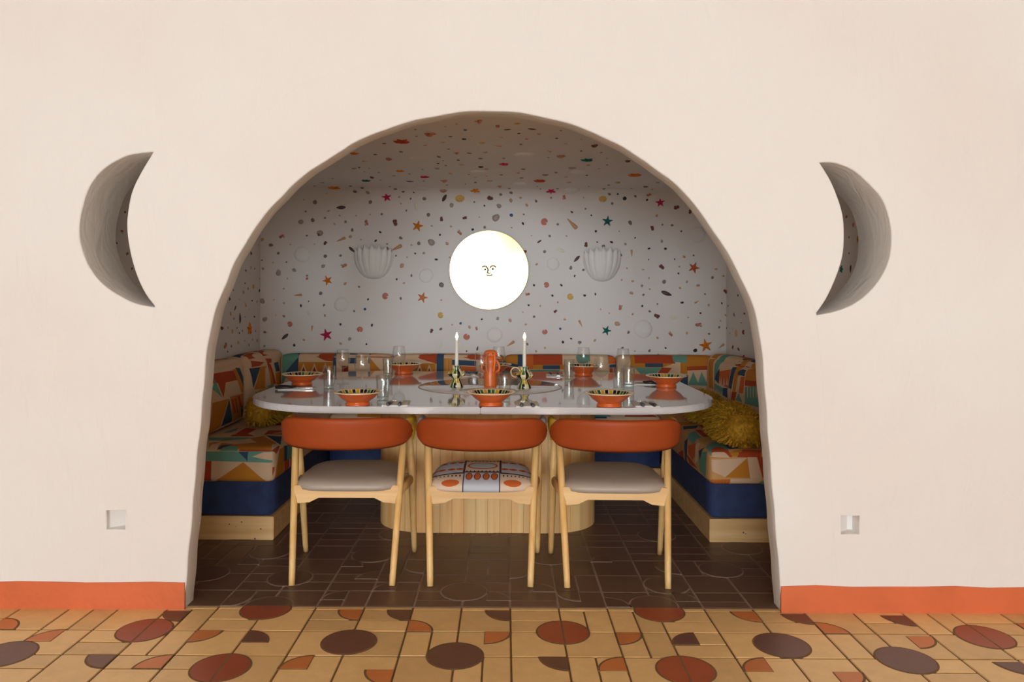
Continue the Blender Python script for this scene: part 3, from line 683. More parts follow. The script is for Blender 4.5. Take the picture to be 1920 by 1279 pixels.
lnear = px_poly([
    (RED, [(60, 205), (110, 195), (272, 168), (302, 258), (185, 282), (60, 290)]), (RED, [(105, 270), (190, 262), (185, 300), (160, 422)]), (CREAM, [(185, 285), (305, 260), (338, 378), (168, 428)]), (MUST, [(262, 160), (300, 155), (392, 370), (340, 378)]), (NAVY, [(288, 146), (330, 148), (412, 368), (386, 374)]), (CREAM, [(345, 190), (370, 190), (430, 350), (415, 360)]), (TEAL, [(90, 255), (148, 418), (60, 340)]), (TEAL, [(400, 250), (420, 240), (440, 350), (425, 360)]),
    (MUST, [(60, 470), (212, 430), (140, 695), (40, 760)]), (NAVY, [(215, 428), (258, 642), (152, 690)]), (MUST, [(222, 412), (390, 375), (430, 480), (350, 600), (262, 645)]), (RED, [(232, 438), (256, 430), (287, 562), (272, 566)]), (RED, [(264, 428), (284, 424), (312, 562), (300, 562)]), (RED, [(296, 408), (322, 402), (346, 502), (330, 510)]), (NAVY, [(335, 502), (428, 484), (438, 588), (355, 608)]), (MUST, [(428, 500), (450, 490), (480, 600), (440, 600)]), (RED, [(390, 378), (445, 380), (495, 590), (478, 590)]), (RED, [(30, 760), (218, 690), (214, 712), (40, 795)])], O8, S8, LF)
lfar = px_poly([
    (NAVY, [(418, 152), (502, 140), (440, 335)]), (MUST, [(502, 138), (558, 128), (542, 335), (448, 348)]), (CREAM, [(545, 150), (562, 140), (560, 320), (540, 330)]), (RED, [(430, 80), (540, 95), (500, 130), (430, 140)]), (RED, [(562, 80), (600, 120), (645, 290), (600, 300)]), (MUST, [(575, 130), (600, 180), (620, 300), (595, 300)]), (NAVY, [(628, 102), (668, 90), (684, 176), (645, 182)]), (MUST, [(640, 190), (695, 180), (695, 292), (650, 302)]), (TEAL, [(562, 312), (622, 295), (622, 332), (568, 340)]), (RED, [(555, 60), (610, 60), (605, 100), (570, 100)])], O8, S8, LF)
rside = px_poly([
    (MUST, [(318, 60), (362, 60), (374, 318), (330, 305)]), (CREAM, [(362, 80), (385, 80), (385, 300), (372, 300)]), (TEAL, [(378, 60), (432, 60), (402, 202), (380, 275)]), (NAVY, [(395, 190), (432, 128), (422, 275), (385, 235)]), (ORNG, [(425, 165), (522, 150), (505, 310), (430, 270)]), *[(CREAM, [(443+i*26, 215), (452+i*26, 285), (434+i*26, 285)]) for i in range(3)], (CREAM, [(425, 100), (520, 100), (522, 150), (425, 165)]), (NAVY, [(528, 130), (562, 130), (536, 318), (508, 308)]),
    (MUST, [(562, 100), (602, 100), (592, 345), (545, 335)]), (NAVY, [(580, 195), (585, 165), (610, 148), (640, 158), (642, 208)]), (CREAM, [(588, 205), (612, 210), (588, 345), (570, 342)]), (ORNG, [(612, 212), (645, 212), (638, 355), (598, 352)]), (TEAL, [(380, 265), (460, 310), (460, 372), (380, 325)]), *[(CREAM, [(398+i*17, 300+i*10), (404+i*17, 335+i*10), (392+i*17, 330+i*10)]) for i in range(4)], (NAVY, [(460, 308), (502, 310), (502, 395), (460, 372)]), (RED, [(540, 338), (582, 345), (562, 425), (530, 412)]), (CREAM, [(500, 320), (540, 330), (530, 415), (500, 400)]), (TEAL, [(600, 350), (628, 430), (568, 412)]), (MUST, [(648, 150), (760, 130), (760, 255), (648, 240)]), (RED, [(648, 240), (760, 255), (760, 300), (648, 290)]),
    (TEAL, [(650, 300), (780, 290), (780, 480), (650, 445)]), *[(CREAM, [(668+i*24, 300), (674+i*24, 300), (678+i*24, 390), (672+i*24, 390)]) for i in range(4)], (RED, [(500, 90), (640, 100), (600, 130), (540, 120)])], O7, S7, RF)
print_cloth('print_left_near', CREAM, lnear); print_cloth('print_left_far', CREAM, lfar); print_cloth('print_right', CREAM, rside)
uvside = lambda co, ax, s: (co.y, co.z) if ax != 2 else (co.y, co.z+.3*(co.x))
YS = 4.82
uvsideT = lambda X, sg: (lambda co, ax, s: (co.y, co.z) if ax != 2 else (co.y, co.z-abs(co.x-X)))
loose('back_cushion', 'printed back cushion with red prongs leaning on the side wall above the mustard triangle', (XL+.026, XLF, 3.96, YS-.02, ZC+.004, .872), 'print_left_near', uvsideT(XLF, -1), -.12*0, 'x', r=.04, puff=.02)
loose('back_cushion', 'printed back cushion with a navy square tucked in the corner behind the single shaggy pillow', (XL+.022, XB0-.012, YS+.02, YBACK-.03, ZC+.004, .880), 'print_left_far', uvsideT(XB0, -1), 0, 'x', r=.045, puff=.016)
loose('back_cushion', 'printed back cushion with orange prongs behind the two shaggy pillows', (XRF, XR-.026, 3.96, YBC-.03, ZC+.004, .878), 'print_right', uvsideT(XRF, 1), 0, 'x', r=.06, puff=.02)

# --- shaggy pillows
def shaggy(label, loc, sx, sy, sz, rz, seed, n=6500, group=None):
    rnd = random.Random(seed)
    t = thing('shaggy_pillow', label, 'cushion', loc, rz, group)
    core = cushion_mesh(-sx, sx, -sy, sy, .016, 2*sz-.01, min(sx, sz)*.8, .008, 10)
    link('cover', core, 'shag', t)
    V, Fs = [], []
    while len(Fs) < n*2:
        a, b3, c = rnd.gauss(0, 1), rnd.gauss(0, 1), rnd.gauss(0, 1); l = math.sqrt(a*a+b3*b3+c*c); d = Vector((a/l, b3/l, c/l))
        # superellipsoid surface
        k = (abs(d.x/sx)**3+abs(d.y/sy)**3+abs(d.z/sz)**3)**(-1/3)
        p = d*k*1.0; nn = Vector((abs(p.x/sx)**2*(1 if p.x > 0 else -1)/sx, abs(p.y/sy)**2*(1 if p.y > 0 else -1)/sy, abs(p.z/sz)**2*(1 if p.z > 0 else -1)/sz)).normalized()
        p = p*.97+Vector((0, 0, sz))
        t1 = (nn+Vector((rnd.uniform(-.7, .7), rnd.uniform(-.7, .7), rnd.uniform(-.9, .4)))).normalized()
        s = t1.cross(Vector((rnd.uniform(-1, 1), rnd.uniform(-1, 1), rnd.uniform(-1, 1)))).normalized()*rnd.uniform(.0028, .0048)
        L = rnd.uniform(.024, .05); q = p+t1*L*.6; e = p+t1*L+Vector((rnd.uniform(-.008, .008), rnd.uniform(-.008, .008), -.006))
        if e.z < .003: e.z = .003
        i = len(V); V += [Vector((v.x, v.y, max(v.z, .002))) for v in (p-s, p+s, q+s, q-s, e)]; Fs += [(i, i+1, i+2, i+3), (i+3, i+2, i+4)]
    o = link('pile', mesh('pile', V, Fs), 'shag', t); o['kind'] = 'stuff'
    return t
shaggy('fat shaggy mustard pillow nearer the free end of its bench', (1.27, 4.20, ZC+.004), .09, .29, .092, 0, 1)
shaggy('shaggy mustard pillow pushed towards the corner with the two teal triangles', (1.29, 4.88, ZC+.004), .08, .27, .085, .03, 2)
shaggy('single shaggy mustard pillow squeezed beside the table under the navy-square cushion', (-1.48, 4.78, ZC+.004), .075, .28, .088, -.03, 3)

# ------------------------------------------------------------------ table
TX0, TX1, TY0, TY1 = -1.29, 1.075, 3.44, 5.22
tcx, tcy = (TX0+TX1)/2, (TY0+TY1)/2
tb = thing('dining_table', 'long white-topped dining table with a slatted pale wood pedestal', 'table', (tcx, tcy, 0))
hx, hy = (TX1-TX0)/2, (TY1-TY0)/2
half = rrect(-hx, hx, -hy, hy, .5, 14)
L_ = [p for p in half if p[0] < -.2]; R_ = [p for p in half if p[0] > .2]
def half_top(sgn):
    P = [p for p in half if p[0]*sgn > .2]
    P = sorted(P, key=lambda p: math.atan2(p[1], (p[0])*sgn))
    P = [(.0008*sgn, -hy)]+P+[(.0008*sgn, hy)]
    return prism(P, ZT-.032, ZT, 'top', .004, 3)
link('table_top_half', half_top(1), 'table_stone', tb); link('table_top_half', half_top(-1), 'table_stone', tb)
cc = onz(919, 724.5, ZT); Rr = .402
link('turntable', lathe([(0, ZT+.004), (Rr-.003, ZT+.004), (Rr, ZT+.002), (Rr, ZT-.002)], 72), 'table_stone', tb, (cc.x-tcx, cc.y-tcy, 0))
link('turntable_gap', lathe([(Rr-.001, ZT+.0018), (Rr+.006, ZT+.0012), (Rr+.006, ZT-.002)], 72), 'ring_line', tb, (cc.x-tcx, cc.y-tcy, 0))
# pedestal: staves round a pill-shaped core
PX0, PX1, PY0, PY1 = -.705, .523, 4.067, 4.62
core = rrect(PX0+.012-tcx, PX1-.012-tcx, PY0+.012-tcy, PY1-.012-tcy, .255, 12)
ped = link('pedestal', prism(core, .004, ZT-.03, 'pedestal'), 'veneer', tb)
path = rrect(PX0-tcx, PX1-tcx, PY0-tcy, PY1-tcy, .27, 16); path.append(path[0])
acc = [0]
for i in range(1, len(path)): acc.append(acc[-1]+math.dist(path[i-1], path[i]))
def along(s):
    s %= acc[-1]
    for i in range(1, len(path)):
        if acc[i] >= s:
            t = (s-acc[i-1])/max(1e-9, acc[i]-acc[i-1]); return Vector((path[i-1][0]+(path[i][0]-path[i-1][0])*t, path[i-1][1]+(path[i][1]-path[i-1][1])*t))
NS = 48
cen = Vector(((PX0+PX1)/2-tcx, (PY0+PY1)/2-tcy))
for i in range(NS):
    ss = [acc[-1]*(i+f)/NS for f in (.012, .5, .988)]
    O = [along(s) for s in ss]; I = []
    for s, p in zip(ss, O):
        d = (along(s+.004)-along(s-.004)).normalized(); nrm = Vector((d.y, -d.x))
        I.append(p-nrm*.016 if (p-nrm*.016-cen).length < p.length+9 else p)
    c0 = O[1]
    P = [tuple(v-c0) for v in O]+[tuple(v-c0) for v in I[::-1]]
    link('stave', prism(P, 0, ZT-.033, 'stave'), 'veneer', ped, (c0.x, c0.y, 0))

# ------------------------------------------------------------------ chairs
def rnd_poly(n, f): return [f(i/n) for i in range(n)]
def seat_mesh():
    """rounded, softly domed pad, wider at the back-rest side"""
    nr, na = 9, 40; V, Fs = [], []
    def out(a, k):
        c, s = math.cos(a), math.sin(a); e = 2/4.2
        x = math.copysign(abs(c)**e, c); y = math.copysign(abs(s)**e, s)
        return x*(.236-.02*y)*k, .05+y*.205*k
    rings = [(0, .0), (.45, 0), (.7, .001), (.85, .004), (.94, .010), (.985, .018), (1.0, .030), (.985, .042), (.93, .05)]
    for k, dz in rings:
        for i in range(na):
            x, y = out(2*PI*i/na, max(k, .001)); z = .452-dz+.05*(y-.05)+.012*(1-min(1, k)**2)
            V.append((x, y, z))
    for r in range(nr-1):
        for i in range(na): Fs.append((r*na+i, (r+1)*na+i, (r+1)*na+(i+1) % na, r*na+(i+1) % na))
    Fs.append(tuple((nr-1)*na+i for i in range(na)))
    me = mesh('seat', V, Fs, True)
    uv = me.uv_layers.new(name='UVMap')
    for p in me.polygons:
        for li in p.loop_indices:
            co = me.vertices[me.loops[li].vertex_index].co; uv.data[li].uv = (co.x, co.y-(.462-co.z if co.y < -.05 else 0))
    bm = bmesh.new(); bm.from_mesh(me); bmesh.ops.recalc_face_normals(bm, faces=bm.faces); bm.to_mesh(me); bm.free()
    return me
def backrest_mesh(th=.02):
    na, nh = 40, 10; V, Fs = [], []
    def pt(s, t, off):
        a = math.radians(82)*s; x = .290*math.sin(a); y = -.29+.21*(1-math.cos(a)); tx, ty = .290*math.cos(a), .21*math.sin(a); l = math.hypot(tx, ty)
        nx, ny = ty/l, -tx/l
        hh = .067*(max(0, 1-abs(s)**5))**.6+.005
        zc = .676-.010*s**4
        ed = math.sqrt(max(0, 1-abs(2*t-1)**6))
        return (x+nx*off*ed, y+ny*off*ed+.012*(2*t-1)*-1, zc+(2*t-1)*hh)
    for off in (th/2, -th/2):
        for i in range(na+1):
            for j in range(nh+1): V.append(pt(-1+2*i/na, j/nh, off))
    B = (na+1)*(nh+1)
    for i in range(na):
        for j in range(nh):
            a = i*(nh+1)+j; q = (a, a+nh+1, a+nh+2, a+1); Fs.append(q); Fs.append(tuple(B+k for k in q[::-1]))
    for j in range(nh): 
        Fs.append((j, j+1, B+j+1, B+j)); k = na*(nh+1); Fs.append((k+j+1, k+j, B+k+j, B+k+j+1))
    me = mesh('backrest', V, Fs, True); bm = bmesh.new(); bm.from_mesh(me); bmesh.ops.remove_doubles(bm, verts=bm.verts, dist=1e-5); bmesh.ops.recalc_face_normals(bm, faces=bm.faces); bm.to_mesh(me); bm.free()
    return me
SEAT, BACKR = seat_mesh(), backrest_mesh()
LEGS = []
for sx in (-1, 1):
    LEGS.append(tube([(sx*.22, -.217, 0), (sx*.2215, -.207, .04), (sx*.249, -.045, .64)], [.0135, .0145, .0175], 12))
    LEGS.append(tube([(sx*.27, .234, 0), (sx*.27, .22, .04), (sx*.268, .14, .36), (sx*.264, .045, .62)], [.0125, .0135, .018, .015], 12))
railP = [(-.236, .335), (-.165, .342), (-.125, .362), (.125, .362), (.165, .342), (.236, .335), (.236, .418), (.20, .418), (.16, .398), (-.16, .398), (-.20, .418), (-.236, .418)]
RAIL = prism(railP, -.012, .012, 'rail', .003)
for v in RAIL.vertices: x, y, z = v.co; v.co = (x, -.118-z, y)
FRAIL = box(-.262, .262, .135, .157, .36, .41, .004)
SRAIL = {sx: tube([(sx*.238, -.118, .385), (sx*.268, .145, .39)], .024, 8, flat=(.5, 1)) for sx in (-1, 1)}
ARM = {sx: tube(catmull([(sx*.240, -.16, .694), (sx*.274, -.09, .694), (sx*.282, -.02, .694), (sx*.282, .04, .690), (sx*.279, .07, .660), (sx*.267, .064, .595)], 4), .019, 10, flat=(.85, 1.3)) for sx in (-1, 1)}
def rosette(x, y, r): return [(('ell', ORNG), (x, y, r, r*.9)), (('ell', (120, 50, 30)), (x, y, r*.25, r*.25))]
kil = []
GREY, INK = (206, 206, 214), (70, 58, 62)
kil += [((236, 206, 180), [(-.085, -.02), (.085, -.02), (.085, .3), (-.085, .3)])]
kil += [(INK, [(s*.085-.005, -.3), (s*.085+.005, -.3), (s*.085+.005, .3), (s*.085-.005, .3)]) for s in (-1, 1)]
kil += [(INK, [(-.085, -.03), (.085, -.03), (.085, -.012), (-.085, -.012)])]+[(INK, [(-.085, .185), (.085, .185), (.085, .205), (-.085, .205)])]
kil += [(INK, [(-.3, -.085), (-.085, -.045), (-.085, -.025), (-.3, -.06)]), (INK, [(.3, -.085), (.085, -.045), (.085, -.025), (.3, -.06)])]
kil += [((236, 206, 180), [(-.085, -.4), (-.3, -.4), (-.3, -.085), (-.085, -.045)]), ((236, 206, 180), [(.085, -.4), (.3, -.4), (.3, -.085), (.085, -.045)])]
kil += [(('ell', (196, 92, 58)), (0, .085, .072, .062)), (('ell', GREY), (0, .085, .063, .048))]
for s in (-1, 1):
    for x in (.105, .145, .19, .228):
        kil += rosette(s*x, .15, .0185)+rosette(s*x, .03, .0195)
for x in (-.058, -.02, .02, .058):
    kil += [(('ell', (120, 50, 36)), (x, -.085, .016, .05)), (('ell', ORNG), (x, -.085, .012, .046))]
for s in (-1, 1):
    for i in range(7): x = s*(.1+i*.018); kil.append((INK, [(x-.004, -.065-abs(i)*.003), (x+.004, -.065-abs(i)*.003), (x+.002, -.095), (x-.002, -.095)]))
    kil += [(('ell', ORNG), (s*.14, -.16, .04, .03))]
for i in range(9):
    x = -.072+i*.018; kil.append((INK, [(x-.004, -.012), (x+.004, -.012), (x, .008)])); kil.append((INK, [(x-.004, .185), (x+.004, .185), (x, .165)]))
print_cloth('kilim', GREY, kil, bump=.5)
def chair(label, cx, cy, rz, seatmat, armmat):
    t = thing('dining_chair', label, 'chair', (cx, cy, 0), rz, 'dining chairs along the table')
    for me in LEGS: link('leg', me, 'pine', t)
    link('back_rail', RAIL, 'pine_x', t); link('front_rail', FRAIL, 'pine_x', t)
    for sx in (-1, 1): link('side_rail', SRAIL[sx], 'pine_y', t)
    link('backrest', BACKR, 'leather', t)
    for sx in (-1, 1):
        me = ARM[sx].copy(); me.materials.clear(); link('arm', me, armmat, t)
    me = SEAT.copy(); me.materials.clear(); link('seat', me, seatmat, t)['label'] = 'woven kilim seat pad' if seatmat == 'kilim' else 'grey upholstered seat pad'
    return t
for me in LEGS: me.materials.clear()
chair('grey-seated wooden chair with orange leather back beside the bench showing a mustard triangle', -.711, 3.527, .012, 'vinyl', 'arm_yellow')
chair('wooden chair with a kilim-patterned seat pad and orange leather back, between two grey-seated chairs', -.1, 3.523, 0, 'kilim', 'arm_blue')
chair('grey-seated wooden chair with orange leather back beside the bench with two shaggy pillows', .504, 3.512, -.012, 'vinyl', 'arm_yellow')

# ------------------------------------------------------------------ tableware
def tp(px, py):
    p = onz(px, py, ZT)
    if math.hypot(p.x-cc.x, p.y-cc.y) < Rr-.03: p.z += .0042
    return p
def copy_mesh_obj(name, me, parent, loc=None):
    o = bpy.data.objects.new(name, me); COL.objects.link(o); o.parent = parent
    if loc: o.location = loc
    return o
RB = .113
bowl_body = lathe([(0, .004), (.050, .004), (.054, .0), (.057, .003), (.056, .010), (.050, .014), (.056, .020), (.075, .033), (.090, .048), (.098, .0575), (.104, .059), (.1095, .0605)], 40)
bowl_rim = lathe([(.1085, .0595), (RB, .0605), (RB+.0005, .0635), (RB-.002, .0655), (.100, .0640), (.0935, .0590), (.0855, .0490), (.070, .0350), (.050, .0240), (0, .0205)], 40)
bowl_band = lathe([(.0950, .0612), (.0925, .0590), (.0848, .0495), (.081, .0460)], 60)
bowl_body.materials.append(M['terracotta']); bowl_rim.materials.append(M['cream_glaze']); bowl_band.materials.append(M['bowl_glaze'])
BOWLS = [((671, 759.5), 1.0, 'in front of the grey-seated chair by the mustard triangle bench'), ((920.5, 760), 1.0, 'standing between the two candlesticks and the kilim-seated chair'), ((1142, 762), 1.03, 'in front of the grey-seated chair by the two-pillow bench'),
         ((566, 722), 1.03, 'beside a long black-handled knife near the single pillow'), ((1249, 725.5), 1.03, 'alone at the table end beside the two shaggy pillows'), ((757, 700.5), 1.07, 'next to a wine glass before the zigzag cushion'), ((1094, 704), 1.07, 'next to a wine glass before the red and teal cushion'), ((926, 701.5), 1.05, 'half hidden behind the orange clay figure')]
for (p, sc, where) in BOWLS:
    t = thing('bowl', 'orange glazed footed bowl '+where, 'bowl', tp(*p), random.uniform(0, 6), 'orange bowls on the table'); t.scale = (sc, sc, sc)
    copy_mesh_obj('body', bowl_body, t); copy_mesh_obj('rim', bowl_rim, t); copy_mesh_obj('glaze_dabs', bowl_band, t, (0, 0, .0008))

wg_bowl = lathe([(.004, .088), (.012, .091), (.026, .100), (.037, .116), (.0415, .135), (.041, .155), (.037, .180), (.0345, .198)], 28)
wg_rim = lathe([(.0340, .1975), (.0347, .1988), (.0352, .1975)], 28)
wg_stem = lathe([(.0375, .0008), (.034, .003), (.012, .006), (.0045, .012), (.0035, .03), (.0035, .07), (.0055, .088)], 20)
for me in (wg_bowl, wg_rim, wg_stem): me.materials.append(M['thin_glass'])
WG = [((643, 719.5), 'between the tumbler and the bowl with the long knife'), ((679, 734), 'behind the bowl by the mustard triangle chair'), ((748, 708.5), 'before the zigzag cushion bowl'), ((903, 731), 'just beside the orange clay figure and the plain candlestick'), ((935, 709.5), 'behind the orange clay figure'),
      ((1094, 711), 'before the cushion with red and teal fields'), ((1127, 739), 'behind the bowl by the two-pillow chair'), ((1168, 715), 'behind the two tumblers that stand together')]
for p, where in WG:
    t = thing('wine_glass', 'clear empty wine glass '+where, 'glass', tp(*p), 0, 'wine glasses on the table')
    copy_mesh_obj('cup', wg_bowl, t); copy_mesh_obj('rim', wg_rim, t); copy_mesh_obj('stem', wg_stem, t)
tm_wall = lathe([(.0285, .016), (.0295, .03), (.032, .09), (.0335, .124), (.0325, .1255), (.0310, .124), (.0295, .09), (.027, .03), (.025, .018)], 28)
tm_base = lathe([(0, .001), (.027, .001), (.0285, .004), (.0287, .017), (.025, .0185), (0, .016)], 28)
tm_wall.materials.append(M['thin_glass']); tm_base.materials.append(M['green_glass'])
TG = [((617, 729), 'beside the bowl with the long knife'), ((718, 751), 'beside the bowl by the mustard triangle chair'), ((727, 705), 'before the zigzag cushion'), ((946, 747), 'beside the bowl between the candlesticks'), ((1067, 711), 'before the cushion with red and teal fields'), ((1160, 733), 'nearer the camera side of a pair by the two-pillow chair' if False else 'of a touching pair, nearer the grey-seated chair'), ((1179, 727), 'of a touching pair, nearer the lone bowl')]
for p, where in TG:
    t = thing('tumbler', 'clear tumbler with a greenish base '+where, 'glass', tp(*p), 0, 'tumblers on the table')
    copy_mesh_obj('wall', tm_wall, t); copy_mesh_obj('base', tm_base, t)

# napkins with cutlery
def napkin_mesh(w_, l_, seed):
    rnd = random.Random(seed); n = 8; V, Fs = [], []
    for k, z in ((0, 0.0), (1, .006)):
        for i in range(n+1):
            for j in range(n+1):
                x, y = -w_/2+w_*i/n, -l_/2+l_*j/n
                e = max(abs(2*i/n-1), abs(2*j/n-1))
                V.append((x+.002*math.sin(j*1.3+seed), y+.002*math.sin(i*1.7), z*(1-.35*e**4)+(.0012*math.sin(i*.9+seed)*math.sin(j*.7) if k else 0)))
    N = (n+1)**2
    for i in range(n):
        for j in range(n):
            a = i*(n+1)+j; Fs.append((a, a+1, a+n+2, a+n+1)); Fs.append((N+a, N+a+n+1, N+a+n+2, N+a+1))
    for i in range(n):
        for (a, b3) in ((i*(n+1), (i+1)*(n+1)), ((i+1)*(n+1)+n, i*(n+1)+n), (i+1, i), (n*(n+1)+i, n*(n+1)+i+1)): Fs.append((a, b3, N+b3, N+a))
    me = mesh('napkin', V, Fs); bm = bmesh.new(); bm.from_mesh(me); bmesh.ops.recalc_face_normals(bm, faces=bm.faces); bm.to_mesh(me); bm.free()
    for p in me.polygons: p.use_smooth = True
    return me
NAP = [napkin_mesh(.11, .19, s) for s in (1, 2, 3)]
for me in NAP: me.materials.append(M['linen'])
hand = tube([(0, -.115, .0155), (0, -.11, .0155), (0, -.06, .0145), (0, -.02, .013)], [.006, .0085, .0075, .005], 10); hand.materials.append(M['black_handle'])
blade = prism([(-.004, -.02), (.006, -.02), (.008, .05), (.004, .085), (-.002, .098), (-.005, .06)], .010, .0125, 'blade', .0005); blade.materials.append(M['steel'])
neck = join([tube([(0, -.02, .013), (0, .03, .011), (0, .045, .010)], [.0035, .0025, .006], 8, flat=(1, .5)), prism([(-.009, .043), (.009, .043), (.010, .058), (-.010, .058)], .009, .0115)]+[box(x-.0012, x+.0012, .057, .092, .0105, .0125) for x in (-.0085, -.0028, .0028, .0085)], 'tines'); neck.materials.append(M['steel'])
SETS = [((745, 757), 0, 'facing the grey-seated chair by the mustard triangle'), ((988, 759), 0, 'facing the kilim-seated chair'), ((1209, 758.5), 0, 'facing the grey-seated chair by the two pillows'),
        ((558, 729.5), -PI/2, 'in front of the bowl at the single-pillow end'), ((1200, 720), PI/2, 'at the table end by the two pillows'), ((885, 704), PI, 'behind the plain candlestick'), ((1040, 705), PI, 'behind the ring-handled candlestick')]
for i, (p, rz, where) in enumerate(SETS):
    q = tp(*p)
    o = copy_mesh_obj('napkin', NAP[i % 3], None, q); o.rotation_euler = (0, 0, rz+random.uniform(-.05, .05)); tag(o, 'folded white napkin '+where, 'napkin', 'napkins on the table')
    for nm, dx, me in (('knife', .018, blade), ('fork', -.022, neck)):
        d = Matrix.Rotation(rz, 3, 'Z') @ Vector((dx, 0 if nm == 'knife' else -.0, 0))
        k = thing(nm, ('black-handled knife' if nm == 'knife' else 'black-handled fork')+' lying on the napkin '+where, nm, (q.x+d.x, q.y+d.y, ZT-.0035), rz+(.06 if nm == 'knife' else -.05), 'cutlery on the napkins')
        copy_mesh_obj('handle', hand, k); copy_mesh_obj('blade' if nm == 'knife' else 'tines', me, k)

# candlesticks
def holder(px, py, label, ring, hcandle):
    t = thing('candlestick', label, 'candlestick', tp(px, py), .3, 'glazed candlesticks on the turntable')
    t.scale = (1.2, 1.2, 1.03)
    body = lathe([(0, 0), (.031, 0), (.0325, .003), (.029, .018), (.019, .036), (.0165, .044), (.024, .052), (.034, .062), (.036, .070), (.031, .082), (.021, .090), (.019, .098), (.021, .112), (.019, .116), (.0125, .115), (.0125, .10), (0, .10)], 36)
    link('body', body, 'holder_glaze', t)
    for i in range(4):
        a = i*PI/2+.5
        me = tube(catmull([(.028, 0, .062), (.041, 0, .064), (.047, 0, .074), (.042, 0, .086)], 3), [.010, .0105, .011, .0115, .012, .0115, .011, .009, .006, .003], 8, flat=(1, .35))
        link('petal', me, 'holder_glaze', t).rotation_euler = (0, 0, a)
    if ring:
        me = tube([(-.024-.017+.021*math.cos(u), 0, .086+.026*math.sin(u)) for u in [2*PI*i/20 for i in range(21)]], .0034, 8)
        link('ring_handle', me, 'cream_glaze', t).rotation_euler = (0, 0, -.3)
    c = thing('candle', 'lit white taper candle in the '+('ring-handled' if ring else 'plain')+' glazed candlestick', 'candle', tp(px, py)+Vector((0, 0, .1035)), 0, 'lit candles')
    link('wax', lathe([(0, 0), (.0105, 0), (.0105, .03), (.0095, hcandle-.004), (.006, hcandle), (0, hcandle-.001)], 16), 'candle_wax', c)
    link('wick', tube([(0, 0, hcandle-.002), (.0008, 0, hcandle+.008)], .0007, 6), 'black_handle', c)
    link('flame', lathe([(0, hcandle+.003), (.0055, hcandle+.007), (.0075, hcandle+.014), (.006, hcandle+.024), (.0025, hcandle+.034), (0, hcandle+.040)], 14), 'flame', c)
holder(856, 727, 'plain dabbed yellow, green and black glazed candlestick without a handle', False, .162)
holder(983, 729.5, 'dabbed yellow and green glazed candlestick with a cream ring handle', True, .165)

# orange clay figure
fg = thing('clay_figure', 'orange clay lady figure with braids standing between the candlesticks', 'figurine', tp(919.5, 726), 0)
link('body', lathe([(0, 0), (.036, 0), (.0365, .006), (.034, .05), (.031, .10), (.0325, .125), (.036, .140), (.033, .155), (.024, .166), (.02, .17), (0, .171)], 32), 'orange_clay', fg)
hd = link('head', lathe([(0, .165), (.03, .166), (.0385, .174), (.0395, .182), (.036, .194), (.027, .203), (.014, .207), (0, .208)], 32), 'orange_clay', fg)
for sx in (-1, 1):
    link('eye', lathe([(0, .004), (.0035, .003), (.0045, 0)], 10), 'eye_dot', hd, (sx*.012, -.0375, .187)).rotation_euler = (PI/2, 0, 0)
    link('arm', tube(catmull([(sx*.030, -.004, .150), (sx*.045, -.004, .130), (sx*.050, -.004, .105), (sx*.042, -.006, .088), (sx*.030, -.012, .084)], 4), .0062, 8), 'orange_clay', fg)
    link('braid', tube(catmull([(sx*.022, -.03, .178), (sx*.025, -.036, .150), (sx*.022, -.036, .115), (sx*.018, -.036, .085)], 4), .0065, 8), 'orange_clay', fg)
link('nose', lathe([(0, .005), (.003, .003), (.004, 0)], 8), 'orange_clay', hd, (0, -.039, .181)).rotation_euler = (PI/2, 0, 0)

# ------------------------------------------------------------------ wall ornaments
def emb(p):                                # depth inside the alcove (positive inside)
    q0, q1 = YBACK-p.y, ZCEIL-p.z
    cv = COVE-math.hypot(COVE-q0, COVE-q1) if (q0 < COVE and q1 < COVE) else min(q0, q1)
    return min(p.x-XL, XR-p.x, cv)
def hit(px, py):
    a, b3 = ray(px, py); lo, hi = 3.4, 5.8
    f = lambda Y: emb(Vector((a*Y, Y, EYE-b3*Y)))
    if f(lo) < 0: return None
    for _ in range(50):
        m_ = (lo+hi)/2
        if f(m_) > 0: lo = m_
        else: hi = m_
    p = Vector((a*lo, lo, EYE-b3*lo)); e = 1e-4
    n_ = Vector(tuple((emb(p+d)-emb(p-d)) for d in (Vector((e, 0, 0)), Vector((0, e, 0)), Vector((0, 0, e)))))
    n_ = n_.normalized() if n_.length > 0 else Vector((0, -1, 0))
    s = 'back wall' if n_.y < -.6 else ('ceiling' if n_.z < -.6 else 'side wall')
    return p, n_, s
def starfish():
    V, Fs = [], []; n = 5
    V.append((0, 0, .30))
    for i in range(10):
        a = 2*PI*i/10+PI/2; r = 1.0 if i % 2 == 0 else .36
        V.append((r*math.cos(a), r*math.sin(a), .0)); V.append((.6*r*math.cos(a), .6*r*math.sin(a), .24 if i % 2 == 0 else .14))
    for i in range(10):
        j = (i+1) % 10; Fs += [(0, 2+2*i, 2+2*j), (1+2*i, 1+2*j, 2+2*j, 2+2*i)]
    bm = bmesh.new(); me = mesh('starfish', V, Fs); bm.from_mesh(me); bmesh.ops.bevel(bm, geom=[v for v in bm.verts if abs(math.hypot(v.co.x, v.co.y)-1) < .01], offset=.12, affect='VERTICES', segments=2); bm.to_mesh(me); bm.free()
    return me
def pebble(seed, sx, sy, sz):
    rnd = random.Random(seed); bm = bmesh.new(); bmesh.ops.create_icosphere(bm, subdivisions=2, radius=1)
    for v in bm.verts: v.co *= 1+rnd.uniform(-.08, .08); v.co = Vector((v.co.x*sx*(1+.2*v.co.y), v.co.y*sy, v.co.z*sz))
    for f in bm.faces: f.smooth = True
    me = bpy.data.meshes.new('pebble'); bm.to_mesh(me); bm.free(); return me
